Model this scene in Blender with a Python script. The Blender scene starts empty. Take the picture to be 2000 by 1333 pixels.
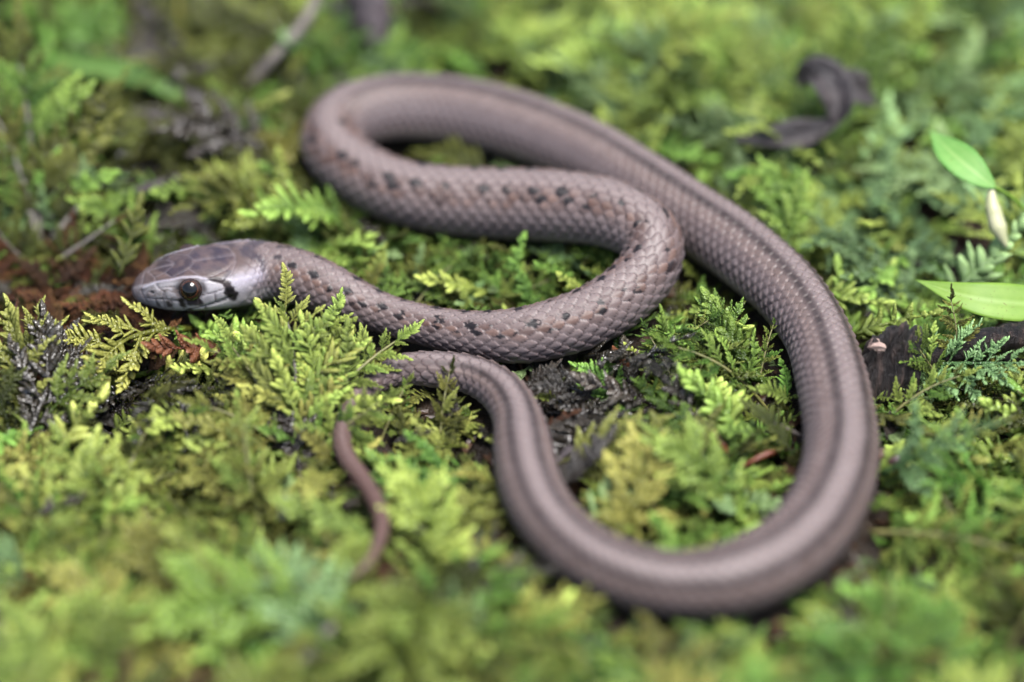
# A brown snake lying in loops on a carpet of fern moss (macro view; 1 Blender unit = 1 cm).
import bpy, math, random
import numpy as np

scene = bpy.context.scene
scene.unit_settings.system = 'METRIC'
scene.unit_settings.scale_length = 0.01
COL = scene.collection
R = math.radians

# ------------------------------------------------------------------ camera
PITCH = R(42.0)
DIST = 41.0
FPX = 7596.0                       # focal length in pixels of a 2000 px wide frame
cam_d = bpy.data.cameras.new('camera')
cam = bpy.data.objects.new('camera', cam_d)
COL.objects.link(cam)
scene.camera = cam
CAM = np.array([0.0, -DIST * math.cos(PITCH), DIST * math.sin(PITCH)])
cam.location = CAM
cam.rotation_euler = (math.pi / 2 - PITCH, 0, 0)
cam_d.sensor_width = 36.0
cam_d.lens = 36.0 * FPX / 2000.0
cam_d.clip_start = 0.5
cam_d.clip_end = 2000.0
cam_d.dof.use_dof = True
cam_d.dof.focus_distance = 40.5
APERTURE = 2.3                    # entrance pupil diameter, cm
cam_d.dof.aperture_fstop = cam_d.lens * 1e-3 / APERTURE

# ------------------------------------------------------------------ world, sun, exposure
SUN_EL, SUN_AZ = R(76), R(115)     # azimuth: from +Y (behind the snake) towards +X
world = bpy.data.worlds.new('World')
scene.world = world
world.use_nodes = True
wn = world.node_tree
for n in list(wn.nodes):
    wn.nodes.remove(n)
sky = wn.nodes.new('ShaderNodeTexSky')
sky.sky_type = 'NISHITA'
sky.sun_disc = False
sky.sun_elevation = SUN_EL
sky.sun_rotation = SUN_AZ
sky.air_density = 1.0
sky.dust_density = 3.0
hs = wn.nodes.new('ShaderNodeHueSaturation')     # thin overcast: a paler sky
hs.inputs['Saturation'].default_value = 0.9
bg = wn.nodes.new('ShaderNodeBackground')
bg.inputs['Strength'].default_value = 0.078
wo = wn.nodes.new('ShaderNodeOutputWorld')
wn.links.new(sky.outputs[0], hs.inputs['Color'])
wn.links.new(hs.outputs[0], bg.inputs['Color'])
wn.links.new(bg.outputs[0], wo.inputs['Surface'])

sun_d = bpy.data.lights.new('sun', 'SUN')
sun_d.energy = 2.2
sun_d.angle = R(30)
sun_d.color = (1.0, 0.985, 0.97)
sun = bpy.data.objects.new('sun', sun_d)
COL.objects.link(sun)
sun.rotation_euler = (math.pi / 2 - SUN_EL, 0, math.pi - SUN_AZ)
sun.location = (0, 0, 60)

scene.view_settings.view_transform = 'Standard'
scene.view_settings.look = 'None'
scene.view_settings.gamma = 1.0
scene.view_settings.exposure = 2.12
scene.cycles.use_denoising = True
scene.cycles.max_bounces = 3
scene.cycles.diffuse_bounces = 1
scene.cycles.glossy_bounces = 2
scene.cycles.transmission_bounces = 2
scene.cycles.adaptive_threshold = 0.02
scene.cycles.sample_clamp_indirect = 4.0

# ------------------------------------------------------------------ small helpers
FWD = np.array([0, math.cos(PITCH), -math.sin(PITCH)])
UPV = np.array([0, math.sin(PITCH), math.cos(PITCH)])
RGT = np.array([1.0, 0, 0])


def at(u, v, z=0.0):
    """the point at height z that the photograph shows at pixel (u, v)"""
    d = FWD * FPX + RGT * (u - 1000.0) - UPV * (v - 666.5)
    t = (z - CAM[2]) / d[2]
    return CAM + d * t


def depth(p):
    return float(np.dot(np.asarray(p) - CAM, FWD))


def proj(P):
    q = np.asarray(P) - CAM
    d = q @ FWD
    return np.stack([1000 + FPX * (q @ RGT) / d, 666.5 - FPX * (q @ UPV) / d], -1)


def smooth(a, b, x):
    t = np.clip((np.asarray(x, float) - a) / (b - a), 0, 1)
    return t * t * (3 - 2 * t)


def hash2(i, j, k=0):
    h = np.sin(np.asarray(i) * 127.1 + np.asarray(j) * 311.7 + k * 74.7) * 43758.5453
    return h - np.floor(h)


def vnoise(x, y, k=0):
    xi, yi = np.floor(x), np.floor(y)
    fx, fy = x - xi, y - yi
    fx = fx * fx * (3 - 2 * fx)
    fy = fy * fy * (3 - 2 * fy)
    a, b = hash2(xi, yi, k), hash2(xi + 1, yi, k)
    c, d = hash2(xi, yi + 1, k), hash2(xi + 1, yi + 1, k)
    return (a * (1 - fx) + b * fx) * (1 - fy) + (c * (1 - fx) + d * fx) * fy


def fbm(x, y, k=0, o=4):
    s, a = 0, 0.5
    for i in range(o):
        s = s + a * vnoise(x, y, k + i)
        x, y, a = x * 2.03 + 3.1, y * 2.03 + 1.7, a * 0.5
    return s


def spline(xs, ys, x):
    """Catmull-Rom through (xs, ys) rows, evaluated at x"""
    xs = np.asarray(xs, float)
    ys = np.asarray(ys, float)
    if ys.ndim == 1:
        ys = ys[:, None]
    m = np.zeros_like(ys)
    m[1:-1] = (ys[2:] - ys[:-2]) / (xs[2:] - xs[:-2])[:, None]
    m[0] = (ys[1] - ys[0]) / (xs[1] - xs[0])
    m[-1] = (ys[-1] - ys[-2]) / (xs[-1] - xs[-2])
    i = np.clip(np.searchsorted(xs, x) - 1, 0, len(xs) - 2)
    h = (xs[i + 1] - xs[i])
    t = ((x - xs[i]) / h)[:, None]
    h = h[:, None]
    r = ((2 * t**3 - 3 * t**2 + 1) * ys[i] + (t**3 - 2 * t**2 + t) * h * m[i]
         + (-2 * t**3 + 3 * t**2) * ys[i + 1] + (t**3 - t**2) * h * m[i + 1])
    return r


def mesh_np(name, V, F, smooth_shade=True, mat=None):
    """mesh from arrays; F is a list of arrays of equal-length faces"""
    me = bpy.data.meshes.new(name)
    V = np.asarray(V, np.float32)
    me.vertices.add(len(V))
    me.vertices.foreach_set('co', V.ravel())
    if not isinstance(F, (list, tuple)):
        F = [F]
    F = [np.asarray(f, np.int32) for f in F if len(f)]
    nl = sum(f.size for f in F)
    npoly = sum(len(f) for f in F)
    me.loops.add(nl)
    me.loops.foreach_set('vertex_index', np.concatenate([f.ravel() for f in F]))
    me.polygons.add(npoly)
    tot = np.concatenate([np.full(len(f), f.shape[1], np.int32) for f in F])
    st = np.concatenate([[0], np.cumsum(tot)[:-1]]).astype(np.int32)
    me.polygons.foreach_set('loop_start', st)
    me.polygons.foreach_set('use_smooth', np.full(npoly, smooth_shade))
    me.update(calc_edges=True)
    me.validate()
    if mat is not None:
        me.materials.append(mat)
    return me


def vattr(me, name, data, kind='FLOAT'):
    a = me.attributes.new(name, kind, 'POINT')
    data = np.asarray(data, np.float32)
    if kind == 'FLOAT_COLOR':
        if data.shape[1] == 3:
            data = np.concatenate([data, np.ones((len(data), 1), np.float32)], 1)
        a.data.foreach_set('color', data.ravel())
    elif kind == 'FLOAT_VECTOR':
        a.data.foreach_set('vector', data.ravel())
    else:
        a.data.foreach_set('value', data.ravel())


def obj(name, me, parent=None, loc=None, label=None, cat=None, group=None, kind=None):
    o = bpy.data.objects.new(name, me)
    COL.objects.link(o)
    if parent is not None:
        o.parent = parent
    if loc is not None:
        o.location = loc
    if label:
        o['label'] = label
    if cat:
        o['category'] = cat
    if group:
        o['group'] = group
    if kind:
        o['kind'] = kind
    return o


def frames(P):
    """tangents and a stable side/normal along a polyline, normal near +Z"""
    T = np.gradient(P, axis=0)
    T /= np.linalg.norm(T, axis=1)[:, None] + 1e-12
    up = np.array([0, 0, 1.0])
    B = np.cross(T, up)
    bad = np.linalg.norm(B, axis=1) < 1e-3
    B[bad] = np.array([1.0, 0, 0])
    B /= np.linalg.norm(B, axis=1)[:, None]
    N = np.cross(B, T)
    return T, N, B


def tube(P, rad, sides=8, rough=0.0, seed=0, cap=True, flat=1.0):
    """closed tube along P with radii, optional lumpy surface"""
    P = np.asarray(P, float)
    rad = np.broadcast_to(np.asarray(rad, float), (len(P),))
    T, N, B = frames(P)
    a = np.arange(sides) / sides * 2 * np.pi
    rr = rad[:, None] * np.ones(sides)
    if rough:
        i = np.arange(len(P))[:, None] * 0.9
        rr = rr * (1 + rough * (fbm(i + 0 * a, a * 1.6 + seed * 9.1, seed) - 0.45) * 2)
    V = P[:, None] + rr[..., None] * (np.cos(a)[None, :, None] * N[:, None] * flat + np.sin(a)[None, :, None] * B[:, None])
    n = len(P)
    V = V.reshape(-1, 3)
    i, j = np.meshgrid(np.arange(n - 1), np.arange(sides), indexing='ij')
    j2 = (j + 1) % sides
    Q = np.stack([i * sides + j, (i + 1) * sides + j, (i + 1) * sides + j2, i * sides + j2], -1).reshape(-1, 4)
    F = [Q]
    if cap:
        c0, c1 = len(V), len(V) + 1
        V = np.concatenate([V, [P[0], P[-1]]])
        k = np.arange(sides)
        k2 = (k + 1) % sides
        F.append(np.concatenate([np.stack([np.full(sides, c0), k, k2], -1),
                                 np.stack([np.full(sides, c1), (n - 1) * sides + k2, (n - 1) * sides + k], -1)]))
    return V, F


def curve_pts(pts, n):
    pts = np.asarray(pts, float)
    d = np.concatenate([[0], np.cumsum(np.linalg.norm(np.diff(pts, axis=0), axis=1))])
    return spline(d, pts, np.linspace(0, d[-1], n))


# ------------------------------------------------------------------ materials
def new_mat(name):
    m = bpy.data.materials.new(name)
    m.use_nodes = True
    nt = m.node_tree
    for n in list(nt.nodes):
        nt.nodes.remove(n)
    out = nt.nodes.new('ShaderNodeOutputMaterial')
    p = nt.nodes.new('ShaderNodeBsdfPrincipled')
    nt.links.new(p.outputs[0], out.inputs[0])
    return m, nt, p, out


def noise(nt, scale, detail=3, rough=0.6, coord=None):
    n = nt.nodes.new('ShaderNodeTexNoise')
    n.inputs['Scale'].default_value = scale
    n.inputs['Detail'].default_value = detail
    n.inputs['Roughness'].default_value = rough
    if coord is None:
        tc = nt.nodes.new('ShaderNodeTexCoord')
        coord = tc.outputs['Object']
    nt.links.new(coord, n.inputs['Vector'])
    return n


def ramp(nt, fac, stops):
    r = nt.nodes.new('ShaderNodeValToRGB')
    el = r.color_ramp.elements
    while len(el) < len(stops):
        el.new(0.5)
    for e, (p, c) in zip(el, stops):
        e.position = p
        e.color = (*c, 1)
    nt.links.new(fac, r.inputs[0])
    return r


def mixc(nt, fac, a, b, mode='MIX'):
    m = nt.nodes.new('ShaderNodeMix')
    m.data_type = 'RGBA'
    m.blend_type = mode
    for s, v in ((m.inputs[0], fac), (m.inputs[6], a), (m.inputs[7], b)):
        if isinstance(v, bpy.types.NodeSocket):
            nt.links.new(v, s)
        elif isinstance(v, tuple):
            s.default_value = (*v, 1)
        else:
            s.default_value = v
    return m.outputs[2]


def bump(nt, p, h, strength, dist):
    b = nt.nodes.new('ShaderNodeBump')
    b.inputs['Strength'].default_value = strength
    b.inputs['Distance'].default_value = dist
    nt.links.new(h, b.inputs['Height'])
    nt.links.new(b.outputs[0], p.inputs['Normal'])
    return b


def moss_mat(name, base, tip, rough=0.24, trans=0.22, spec=0.28):
    m, nt, p, out = new_mat(name)
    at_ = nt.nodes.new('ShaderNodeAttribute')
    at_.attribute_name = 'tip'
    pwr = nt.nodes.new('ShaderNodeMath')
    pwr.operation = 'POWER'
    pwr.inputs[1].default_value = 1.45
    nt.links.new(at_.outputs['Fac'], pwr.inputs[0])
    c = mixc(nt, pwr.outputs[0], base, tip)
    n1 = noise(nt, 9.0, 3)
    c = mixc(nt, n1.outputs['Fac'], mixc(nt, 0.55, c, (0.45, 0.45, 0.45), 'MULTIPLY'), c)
    oi = nt.nodes.new('ShaderNodeObjectInfo')
    hsv = nt.nodes.new('ShaderNodeHueSaturation')
    mr = nt.nodes.new('ShaderNodeMapRange')
    mr.inputs['To Min'].default_value = 0.5
    mr.inputs['To Max'].default_value = 1.4
    nt.links.new(oi.outputs['Random'], mr.inputs['Value'])
    nt.links.new(mr.outputs[0], hsv.inputs['Value'])
    mh = nt.nodes.new('ShaderNodeMapRange')
    mh.inputs['From Min'].default_value = 0.0
    mh.inputs['To Min'].default_value = 0.490
    mh.inputs['To Max'].default_value = 0.524
    wn_ = nt.nodes.new('ShaderNodeTexWhiteNoise')
    wn_.noise_dimensions = '1D'
    nt.links.new(oi.outputs['Random'], wn_.inputs['W'])
    nt.links.new(wn_.outputs['Value'], mh.inputs['Value'])
    nt.links.new(mh.outputs[0], hsv.inputs['Hue'])
    nt.links.new(c, hsv.inputs['Color'])
    nt.links.new(hsv.outputs[0], p.inputs['Base Color'])
    p.inputs['Roughness'].default_value = rough
    p.inputs['Specular IOR Level'].default_value = spec
    v = nt.nodes.new('ShaderNodeTexVoronoi')
    tc = nt.nodes.new('ShaderNodeTexCoord')
    v.inputs['Scale'].default_value = 55.0
    nt.links.new(tc.outputs['Object'], v.inputs['Vector'])
    bump(nt, p, v.outputs['Distance'], 1.0, 0.015)
    if trans:
        tr = nt.nodes.new('ShaderNodeBsdfTranslucent')
        nt.links.new(hsv.outputs[0], tr.inputs['Color'])
        mx = nt.nodes.new('ShaderNodeMixShader')
        mx.inputs[0].default_value = trans
        nt.links.new(p.outputs[0], mx.inputs[1])
        nt.links.new(tr.outputs[0], mx.inputs[2])
        nt.links.new(mx.outputs[0], out.inputs[0])
    return m


def simple_mat(name, c1, c2, scale=6.0, rough=0.6, bstr=0.5, bdist=0.02, bscale=None, spec=0.5):
    m, nt, p, out = new_mat(name)
    n1 = noise(nt, scale, 5)
    r = ramp(nt, n1.outputs['Fac'], [(0.3, c1), (0.7, c2)])
    nt.links.new(r.outputs[0], p.inputs['Base Color'])
    p.inputs['Roughness'].default_value = rough
    p.inputs['Specular IOR Level'].default_value = spec
    n2 = noise(nt, bscale or scale * 4, 5)
    bump(nt, p, n2.outputs['Fac'], bstr, bdist)
    return m


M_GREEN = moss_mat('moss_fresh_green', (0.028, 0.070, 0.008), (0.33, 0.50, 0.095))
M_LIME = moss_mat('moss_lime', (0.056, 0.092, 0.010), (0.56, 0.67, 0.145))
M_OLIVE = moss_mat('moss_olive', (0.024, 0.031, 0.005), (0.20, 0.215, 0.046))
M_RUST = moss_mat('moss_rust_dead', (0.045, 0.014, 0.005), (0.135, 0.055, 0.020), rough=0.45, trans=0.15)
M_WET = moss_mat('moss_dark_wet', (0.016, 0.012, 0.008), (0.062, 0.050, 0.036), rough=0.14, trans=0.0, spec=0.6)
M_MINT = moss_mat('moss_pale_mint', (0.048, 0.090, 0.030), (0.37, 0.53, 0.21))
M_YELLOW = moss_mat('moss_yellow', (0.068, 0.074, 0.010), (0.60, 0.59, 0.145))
M_STEM = simple_mat('moss_stem_grey', (0.07, 0.06, 0.05), (0.20, 0.18, 0.16), 14, 0.5)
M_STEMD = simple_mat('moss_stem_dark', (0.03, 0.026, 0.018), (0.09, 0.08, 0.06), 14, 0.5)
M_STEMG = simple_mat('moss_stem_green', (0.07, 0.075, 0.02), (0.14, 0.13, 0.04), 14, 0.45)
M_STEMR = simple_mat('moss_stem_red', (0.06, 0.012, 0.006), (0.13, 0.035, 0.015), 14, 0.35)
M_SOIL = simple_mat('wet_soil', (0.006, 0.004, 0.003), (0.026, 0.017, 0.010), 3.0, 0.30, 0.9, 0.08, 14, 0.22)
M_BARK, nt, p, out = new_mat('dark_bark')
tc = nt.nodes.new('ShaderNodeTexCoord')
mp = nt.nodes.new('ShaderNodeMapping')
mp.inputs['Scale'].default_value = (9.0, 9.0, 1.6)
mp.inputs['Rotation'].default_value = (0.3, 0.9, 0.2)
nt.links.new(tc.outputs['Object'], mp.inputs['Vector'])
nb = noise(nt, 1.6, 6, 0.7, mp.outputs[0])
nt.links.new(ramp(nt, nb.outputs['Fac'], [(0.36, (0.004, 0.003, 0.003)), (0.54, (0.014, 0.010, 0.009)), (0.74, (0.085, 0.055, 0.045))]).outputs[0], p.inputs['Base Color'])
p.inputs['Roughness'].default_value = 0.42
p.inputs['Specular IOR Level'].default_value = 0.4
bump(nt, p, nb.outputs['Fac'], 1.0, 0.12)
M_BARKP = simple_mat('pale_broken_wood', (0.14, 0.09, 0.075), (0.32, 0.23, 0.19), 9.0, 0.6, 0.8, 0.03)
M_TWIG = simple_mat('pale_dry_twig', (0.055, 0.045, 0.038), (0.12, 0.10, 0.085), 8.0, 0.6, 0.6, 0.03)
M_DLEAF = simple_mat('dark_curled_leaf', (0.008, 0.006, 0.007), (0.040, 0.031, 0.031), 4.0, 0.45, 1.0, 0.06, 12)
M_WOODP = simple_mat('purple_brown_wood', (0.012, 0.008, 0.010), (0.050, 0.034, 0.038), 5.0, 0.5, 0.8, 0.04)
M_SEED = simple_mat('brown_seed', (0.035, 0.02, 0.02), (0.10, 0.06, 0.055), 10.0, 0.22, 0.3, 0.01)
M_LILAC = simple_mat('lilac_grey_bit', (0.02, 0.016, 0.025), (0.07, 0.06, 0.085), 10.0, 0.3, 0.4, 0.02)
M_BUD = simple_mat('cream_bud', (0.22, 0.235, 0.11), (0.34, 0.33, 0.20), 4.0, 0.45, 0.2, 0.01)
M_ORANGE = simple_mat('orange_brown_bract', (0.16, 0.045, 0.015), (0.30, 0.11, 0.04), 9.0, 0.4)


def leaf_mat(name, c1, c2):
    m, nt, p, out = new_mat(name)
    av = nt.nodes.new('ShaderNodeAttribute')
    av.attribute_name = 'vein'
    n1 = noise(nt, 5.0, 3)
    c = ramp(nt, n1.outputs['Fac'], [(0.3, c1), (0.7, c2)]).outputs[0]
    c = mixc(nt, av.outputs['Fac'], c, mixc(nt, 0.5, c, (0.26, 0.36, 0.12)))
    ab = nt.nodes.new('ShaderNodeAttribute')
    ab.attribute_name = 'brown'
    c = mixc(nt, ab.outputs['Fac'], c, (0.12, 0.045, 0.02))
    ns = noise(nt, 22.0, 2)
    c = mixc(nt, ramp(nt, ns.outputs['Fac'], [(0.66, (0, 0, 0)), (0.72, (.7, .7, .7))]).outputs[0], c, (0.10, 0.07, 0.02))
    nt.links.new(c, p.inputs['Base Color'])
    p.inputs['Roughness'].default_value = 0.5
    p.inputs['Specular IOR Level'].default_value = 0.25
    bump(nt, p, av.outputs['Fac'], 0.25, 0.01)
    tr = nt.nodes.new('ShaderNodeBsdfTranslucent')
    nt.links.new(c, tr.inputs['Color'])
    mx = nt.nodes.new('ShaderNodeMixShader')
    mx.inputs[0].default_value = 0.3
    nt.links.new(p.outputs[0], mx.inputs[1])
    nt.links.new(tr.outputs[0], mx.inputs[2])
    nt.links.new(mx.outputs[0], out.inputs[0])
    return m


M_LEAF = leaf_mat('fresh_leaf', (0.080, 0.215, 0.040), (0.115, 0.27, 0.058))
M_LEAF2 = leaf_mat('yellow_green_leaf', (0.105, 0.20, 0.022), (0.15, 0.25, 0.035))
M_BLADE = leaf_mat('grass_blade', (0.022, 0.075, 0.006), (0.036, 0.105, 0.010))

# ------------------------------------------------------------------ the snake's path
# photo column, row, half width in px, belly height above the moss, roll of the back in degrees
PATH = [
    (262, 567, 20, .16, 0), (300, 557, 47, .15, 0), (370, 548, 65, .14, 0), (450, 537, 62, .14, 0), (500, 529, 55, .14, 0),
    (545, 531, 54, .13, 0), (605, 549, 53, .11, 0), (678, 583, 47, .07, 0), (740, 609, 40, .04, 0), (800, 628, 39, .02, 0),
    (900, 650, 44, 0, 0), (1000, 657, 54, 0, 0), (1080, 643, 58, 0, 0), (1160, 614, 60, .03, 0), (1230, 568, 60, .10, 4),
    (1272, 512, 60, .20, 8), (1268, 462, 62, .27, 8), (1200, 420, 67, .26, 4), (1100, 403, 70, .16, 0), (1000, 398, 70, .06, 0),
    (895, 392, 67, .02, 0), (795, 378, 63, .02, 0), (710, 342, 61, .04, -3), (652, 290, 63, .05, -8), (668, 240, 65, .05, -14),
    (750, 213, 66, .04, -22), (850, 213, 67, .0, -25), (945, 228, 68, 0, -25), (1045, 258, 68, 0, -24), (1150, 302, 68, 0, -23),
    (1250, 361, 68, 0, -22), (1350, 425, 68, 0, -21), (1443, 487, 69, 0, -20), (1535, 567, 68, 0, -19), (1594, 650, 66, 0, -18),
    (1624, 740, 70, 0, -18), (1641, 830, 72, 0, -18), (1643, 893, 74, 0, -18), (1624, 967, 76, 0, -19), (1582, 1038, 77, 0, -21),
    (1515, 1094, 76, 0, -23), (1427, 1132, 73, 0, -23), (1335, 1142, 66, 0, -22), (1238, 1126, 64, 0, -20), (1145, 1084, 63, 0, -15),
    (1075, 1020, 62, 0, -8), (1036, 950, 61, 0, 0), (1022, 880, 58, 0, 0), (1012, 820, 49, 0, 0), (982, 768, 44, 0, 0),
    (926, 734, 39, 0, 0), (850, 722, 36, 0, 0), (785, 722, 30, 0, 0), (733, 745, 25, .02, 0), (700, 775, 21, .05, 0),
    (676, 820, 19, .09, 0), (668, 865, 18, .13, 0), (681, 900, 18, .17, 0), (707, 935, 17, .22, 0), (733, 976, 17, .28, 0),
    (747, 1020, 15, .33, 0), (738, 1065, 12, .36, 0), (715, 1105, 9, .38, 0), (684, 1131, 4, .36, 0)]
cp, cr, cl = [], [], []
for (u, v, hw, lift, roll) in PATH:
    r_ = hw * 40.7 / FPX
    for _ in range(3):
        p_ = at(u, v, lift + r_)
        r_ = hw * depth(p_) / FPX
    cp.append(p_)
    cr.append(r_)
    cl.append(roll)
cp = np.array(cp)
cr = np.array(cr)
cl = np.array(cl, float)
cd = np.concatenate([[0], np.cumsum(np.linalg.norm(np.diff(cp, axis=0), axis=1))])
# dense resample, arc length
tt = np.linspace(0, cd[-1], 6000)
den = spline(cd, np.concatenate([cp, cr[:, None], cl[:, None]], 1), tt)
sarc = np.concatenate([[0], np.cumsum(np.linalg.norm(np.diff(den[:, :3], axis=0), axis=1))])
SLEN = sarc[-1]


def s_of_px(u, v):
    """arc length of the path point closest to a pixel (centre line)"""
    q = proj(den[:, :3])
    return sarc[np.argmin((q[:, 0] - u)**2 + (q[:, 1] - v)**2)]


# head profile: arc length, half width, height above axis, height below axis
HEAD = np.array([
    [0.00, 0.00, 0.00, 0.00], [0.02, 0.075, 0.055, 0.06], [0.06, 0.125, 0.090, 0.10], [0.14, 0.19, 0.140, 0.17], [0.28, 0.255, 0.195, 0.225], [0.45, 0.305, 0.238, 0.250],
    [0.65, 0.350, 0.265, 0.258], [0.85, 0.385, 0.272, 0.262], [1.05, 0.392, 0.275, 0.270], [1.25, 0.370, 0.280, 0.275], [1.45, 0.330, 0.280, 0.28],
    [1.65, 0.300, 0.280, 0.28]])

# ring positions: dense on the snout, even afterwards
ring_s = np.concatenate([0.10 * (1 - np.cos(np.linspace(0, np.pi / 2, 14)[1:])), np.arange(0.1 + 0.011, SLEN - 0.03, 0.0118),
                         SLEN - 0.03 * (1 - np.linspace(0, 0.97, 6)[0:])])
NR = len(ring_s)
rp = np.stack([np.interp(ring_s, sarc, den[:, k]) for k in range(5)], 1)
# light smoothing of centre line
C = rp[:, :3].copy()
ker = np.hanning(25)
ker /= ker.sum()
for k in range(3):
    pad = np.concatenate([2 * C[0, k] - C[12:0:-1, k], C[:, k], 2 * C[-1, k] - C[-2:-14:-1, k]])
    C[:, k] = np.convolve(pad, ker, 'valid')
RAD = rp[:, 3]
ROLL = np.radians(rp[:, 4])
T_, N_, B_ = frames(C)
Nn = N_ * np.cos(ROLL)[:, None] + B_ * np.sin(ROLL)[:, None]
Bb = B_ * np.cos(ROLL)[:, None] - N_ * np.sin(ROLL)[:, None]
PHB = 2.02                           # the back's scales reach this far round
NS = 136
phi = np.linspace(-np.pi, np.pi, NS, endpoint=False)
S = ring_s[:, None] + 0 * phi
PH = phi[None, :] + 0 * S
hb = smooth(1.30, 1.65, ring_s)
hw_, ht_, hbm = [np.interp(ring_s, HEAD[:, 0], HEAD[:, k]) for k in (1, 2, 3)]
sm = np.hanning(9) / np.hanning(9).sum()
WID = (hw_ * (1 - hb) + RAD * hb)
TOP = (ht_ * (1 - hb) + RAD * hb)
BOT = (hbm * (1 - hb) + RAD * hb)
for A in (WID, TOP, BOT):
    k0 = np.searchsorted(ring_s, 0.12)
    k1 = np.searchsorted(ring_s, 2.2)
    A[k0 + 12:k1] = np.convolve(A, np.hanning(25) / np.hanning(25).sum(), 'same')[k0 + 12:k1]
pw = 1 - 0.22 * (1 - hb) * smooth(0.1, 0.5, ring_s)     # squarer head sections
cs, sn = np.cos(PH), np.sin(PH)
lat = WID[:, None] * np.sign(sn) * np.abs(sn)**pw[:, None]
ver = np.where(cs > 0, TOP[:, None], BOT[:, None]) * np.sign(cs) * np.abs(cs)**pw[:, None]
# slightly flattened belly on the body
ver = np.where(cs < -0.75, -BOT[:, None] * (0.75 + (np.abs(cs) - 0.75) * (0.5 * hb[:, None] + 1 * (1 - hb[:, None]))), ver)

# ------------------------------------------------------------------ scales
Ls = np.interp(ring_s, [0, 1.2, 3, 7, 10, 13, 16, 24, 27, SLEN], [.10, .105, .145, .16, .145, .125, .12, .12, .145, .11])
phase = np.concatenate([[0], np.cumsum(np.diff(ring_s) / Ls[1:])])


def lattice(rows, al=0.82, be=0.84):
    """overlapping rounded scales, those nearer the head on top; returns distance to the covering rim,
    place along and across the scale, scale ids and distance to the scale's own rim"""
    colc = PH / (2 * PHB) * rows
    a0 = phase[:, None] + 0 * PH
    i0 = np.round(colc)
    cand = []
    bc_ = np.full(S.shape, 1e9)
    ba, bb, bi, bk, be_ = [np.zeros(S.shape) for _ in range(5)]
    for di in (-1, 0, 1):
        i = i0 + di
        off = 0.5 * (np.mod(i, 2))
        kk = np.round(a0 - off)
        for dk in (-1, 0, 1):
            k = kk + dk
            a = a0 - (k + off)
            b = colc - i
            rho = (np.abs(a / al)**1.8 + np.abs(b / be)**1.8)**(1 / 1.8)
            c = k + off
            cand.append((c, rho))
            upd = (rho < 1) & (c < bc_)
            bc_ = np.where(upd, c, bc_)
            ba = np.where(upd, a, ba)
            bb = np.where(upd, b, bb)
            bi = np.where(upd, i, bi)
            bk = np.where(upd, k, bk)
            be_ = np.where(upd, 1 - rho, be_)
    cov = np.full(S.shape, 9.0)
    for c, rho in cand:
        cov = np.where(c < bc_ - 0.1, np.minimum(cov, np.maximum(rho - 1, 0)), cov)
    return cov, ba - 0.32, bb, bi, bk, be_


E17, A17, B17, I17, K17, W17 = lattice(17)
E9, A9, B9, I9, K9, W9 = lattice(10)
s_sw = s_of_px(1120, 1065)
wt = smooth(s_sw - 0.4, s_sw + 0.4, S)
use9 = wt > 0.5
E = np.where(use9, E9, E17)
Aa = np.where(use9, A9, A17)
Rim = np.where(use9, W9, W17)
Bq = np.where(use9, B9, B17)
Ii = np.where(use9, I9 + 50, I17)
Kk = np.where(use9, K9 + 999, K17)
row_w = RAD[:, None] * 2 * PHB / np.where(use9, 10, 17)
amp = 0.33 * np.minimum(row_w, 0.085)
hsc = 0.85 * Aa - 0.25 * (1 - smooth(0.0, 0.12, Rim)) - 0.35 * Bq**2
keel = 0.12 * np.exp(-(Bq / 0.13)**2) * smooth(0.05, 0.4, E)
hsc = hsc + keel
belly = smooth(PHB - 0.10, PHB + 0.02, np.abs(PH))
scut = (np.mod(phase, 1.0))[:, None] - 0.5
hsc = hsc * (1 - belly) + belly * (0.5 * scut * smooth(0.0, 0.1, 0.5 - np.abs(scut)))
headw = smooth(1.12, 1.32, S + 0.10 * (np.abs(PH) > 1.0) * (np.abs(PH) - 1.0))   # 0 on the head shields
tailend = 1 - smooth(SLEN - 1.2, SLEN - 0.2, S)
disp = amp * hsc * headw * (0.35 + 0.65 * tailend)
disp = disp * (1 - 0.55 * smooth(s_of_px(760, 215), s_of_px(900, 220), S) * np.exp(-((np.abs(PH) - 0.45) / 0.22)**2))

# ------------------------------------------------------------------ pigment
def lin(r, g, b):
    c = np.array([r, g, b]) / 255.0
    return np.where(c <= 0.04045, c / 12.92, ((c + 0.055) / 1.055)**2.4)


def blend(col, c, w):
    w = np.clip(w, 0, 1)[..., None]
    return col * (1 - w) + np.asarray(c) * w


def segdist(ps, pp, pts, ky):
    """distance in cm from surface points (s, phi) to a polyline given in (s, phi)"""
    d = np.full(ps.shape, 9.0)
    for (a, b) in zip(pts[:-1], pts[1:]):
        ax, ay = a[0], a[1] * ky
        bx, by = b[0], b[1] * ky
        vx, vy = bx - ax, by - ay
        L2 = vx * vx + vy * vy + 1e-9
        t = np.clip(((ps - ax) * vx + (pp * ky - ay) * vy) / L2, 0, 1)
        d = np.minimum(d, np.hypot(ps - ax - t * vx, pp * ky - ay - t * vy))
    return d


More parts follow.
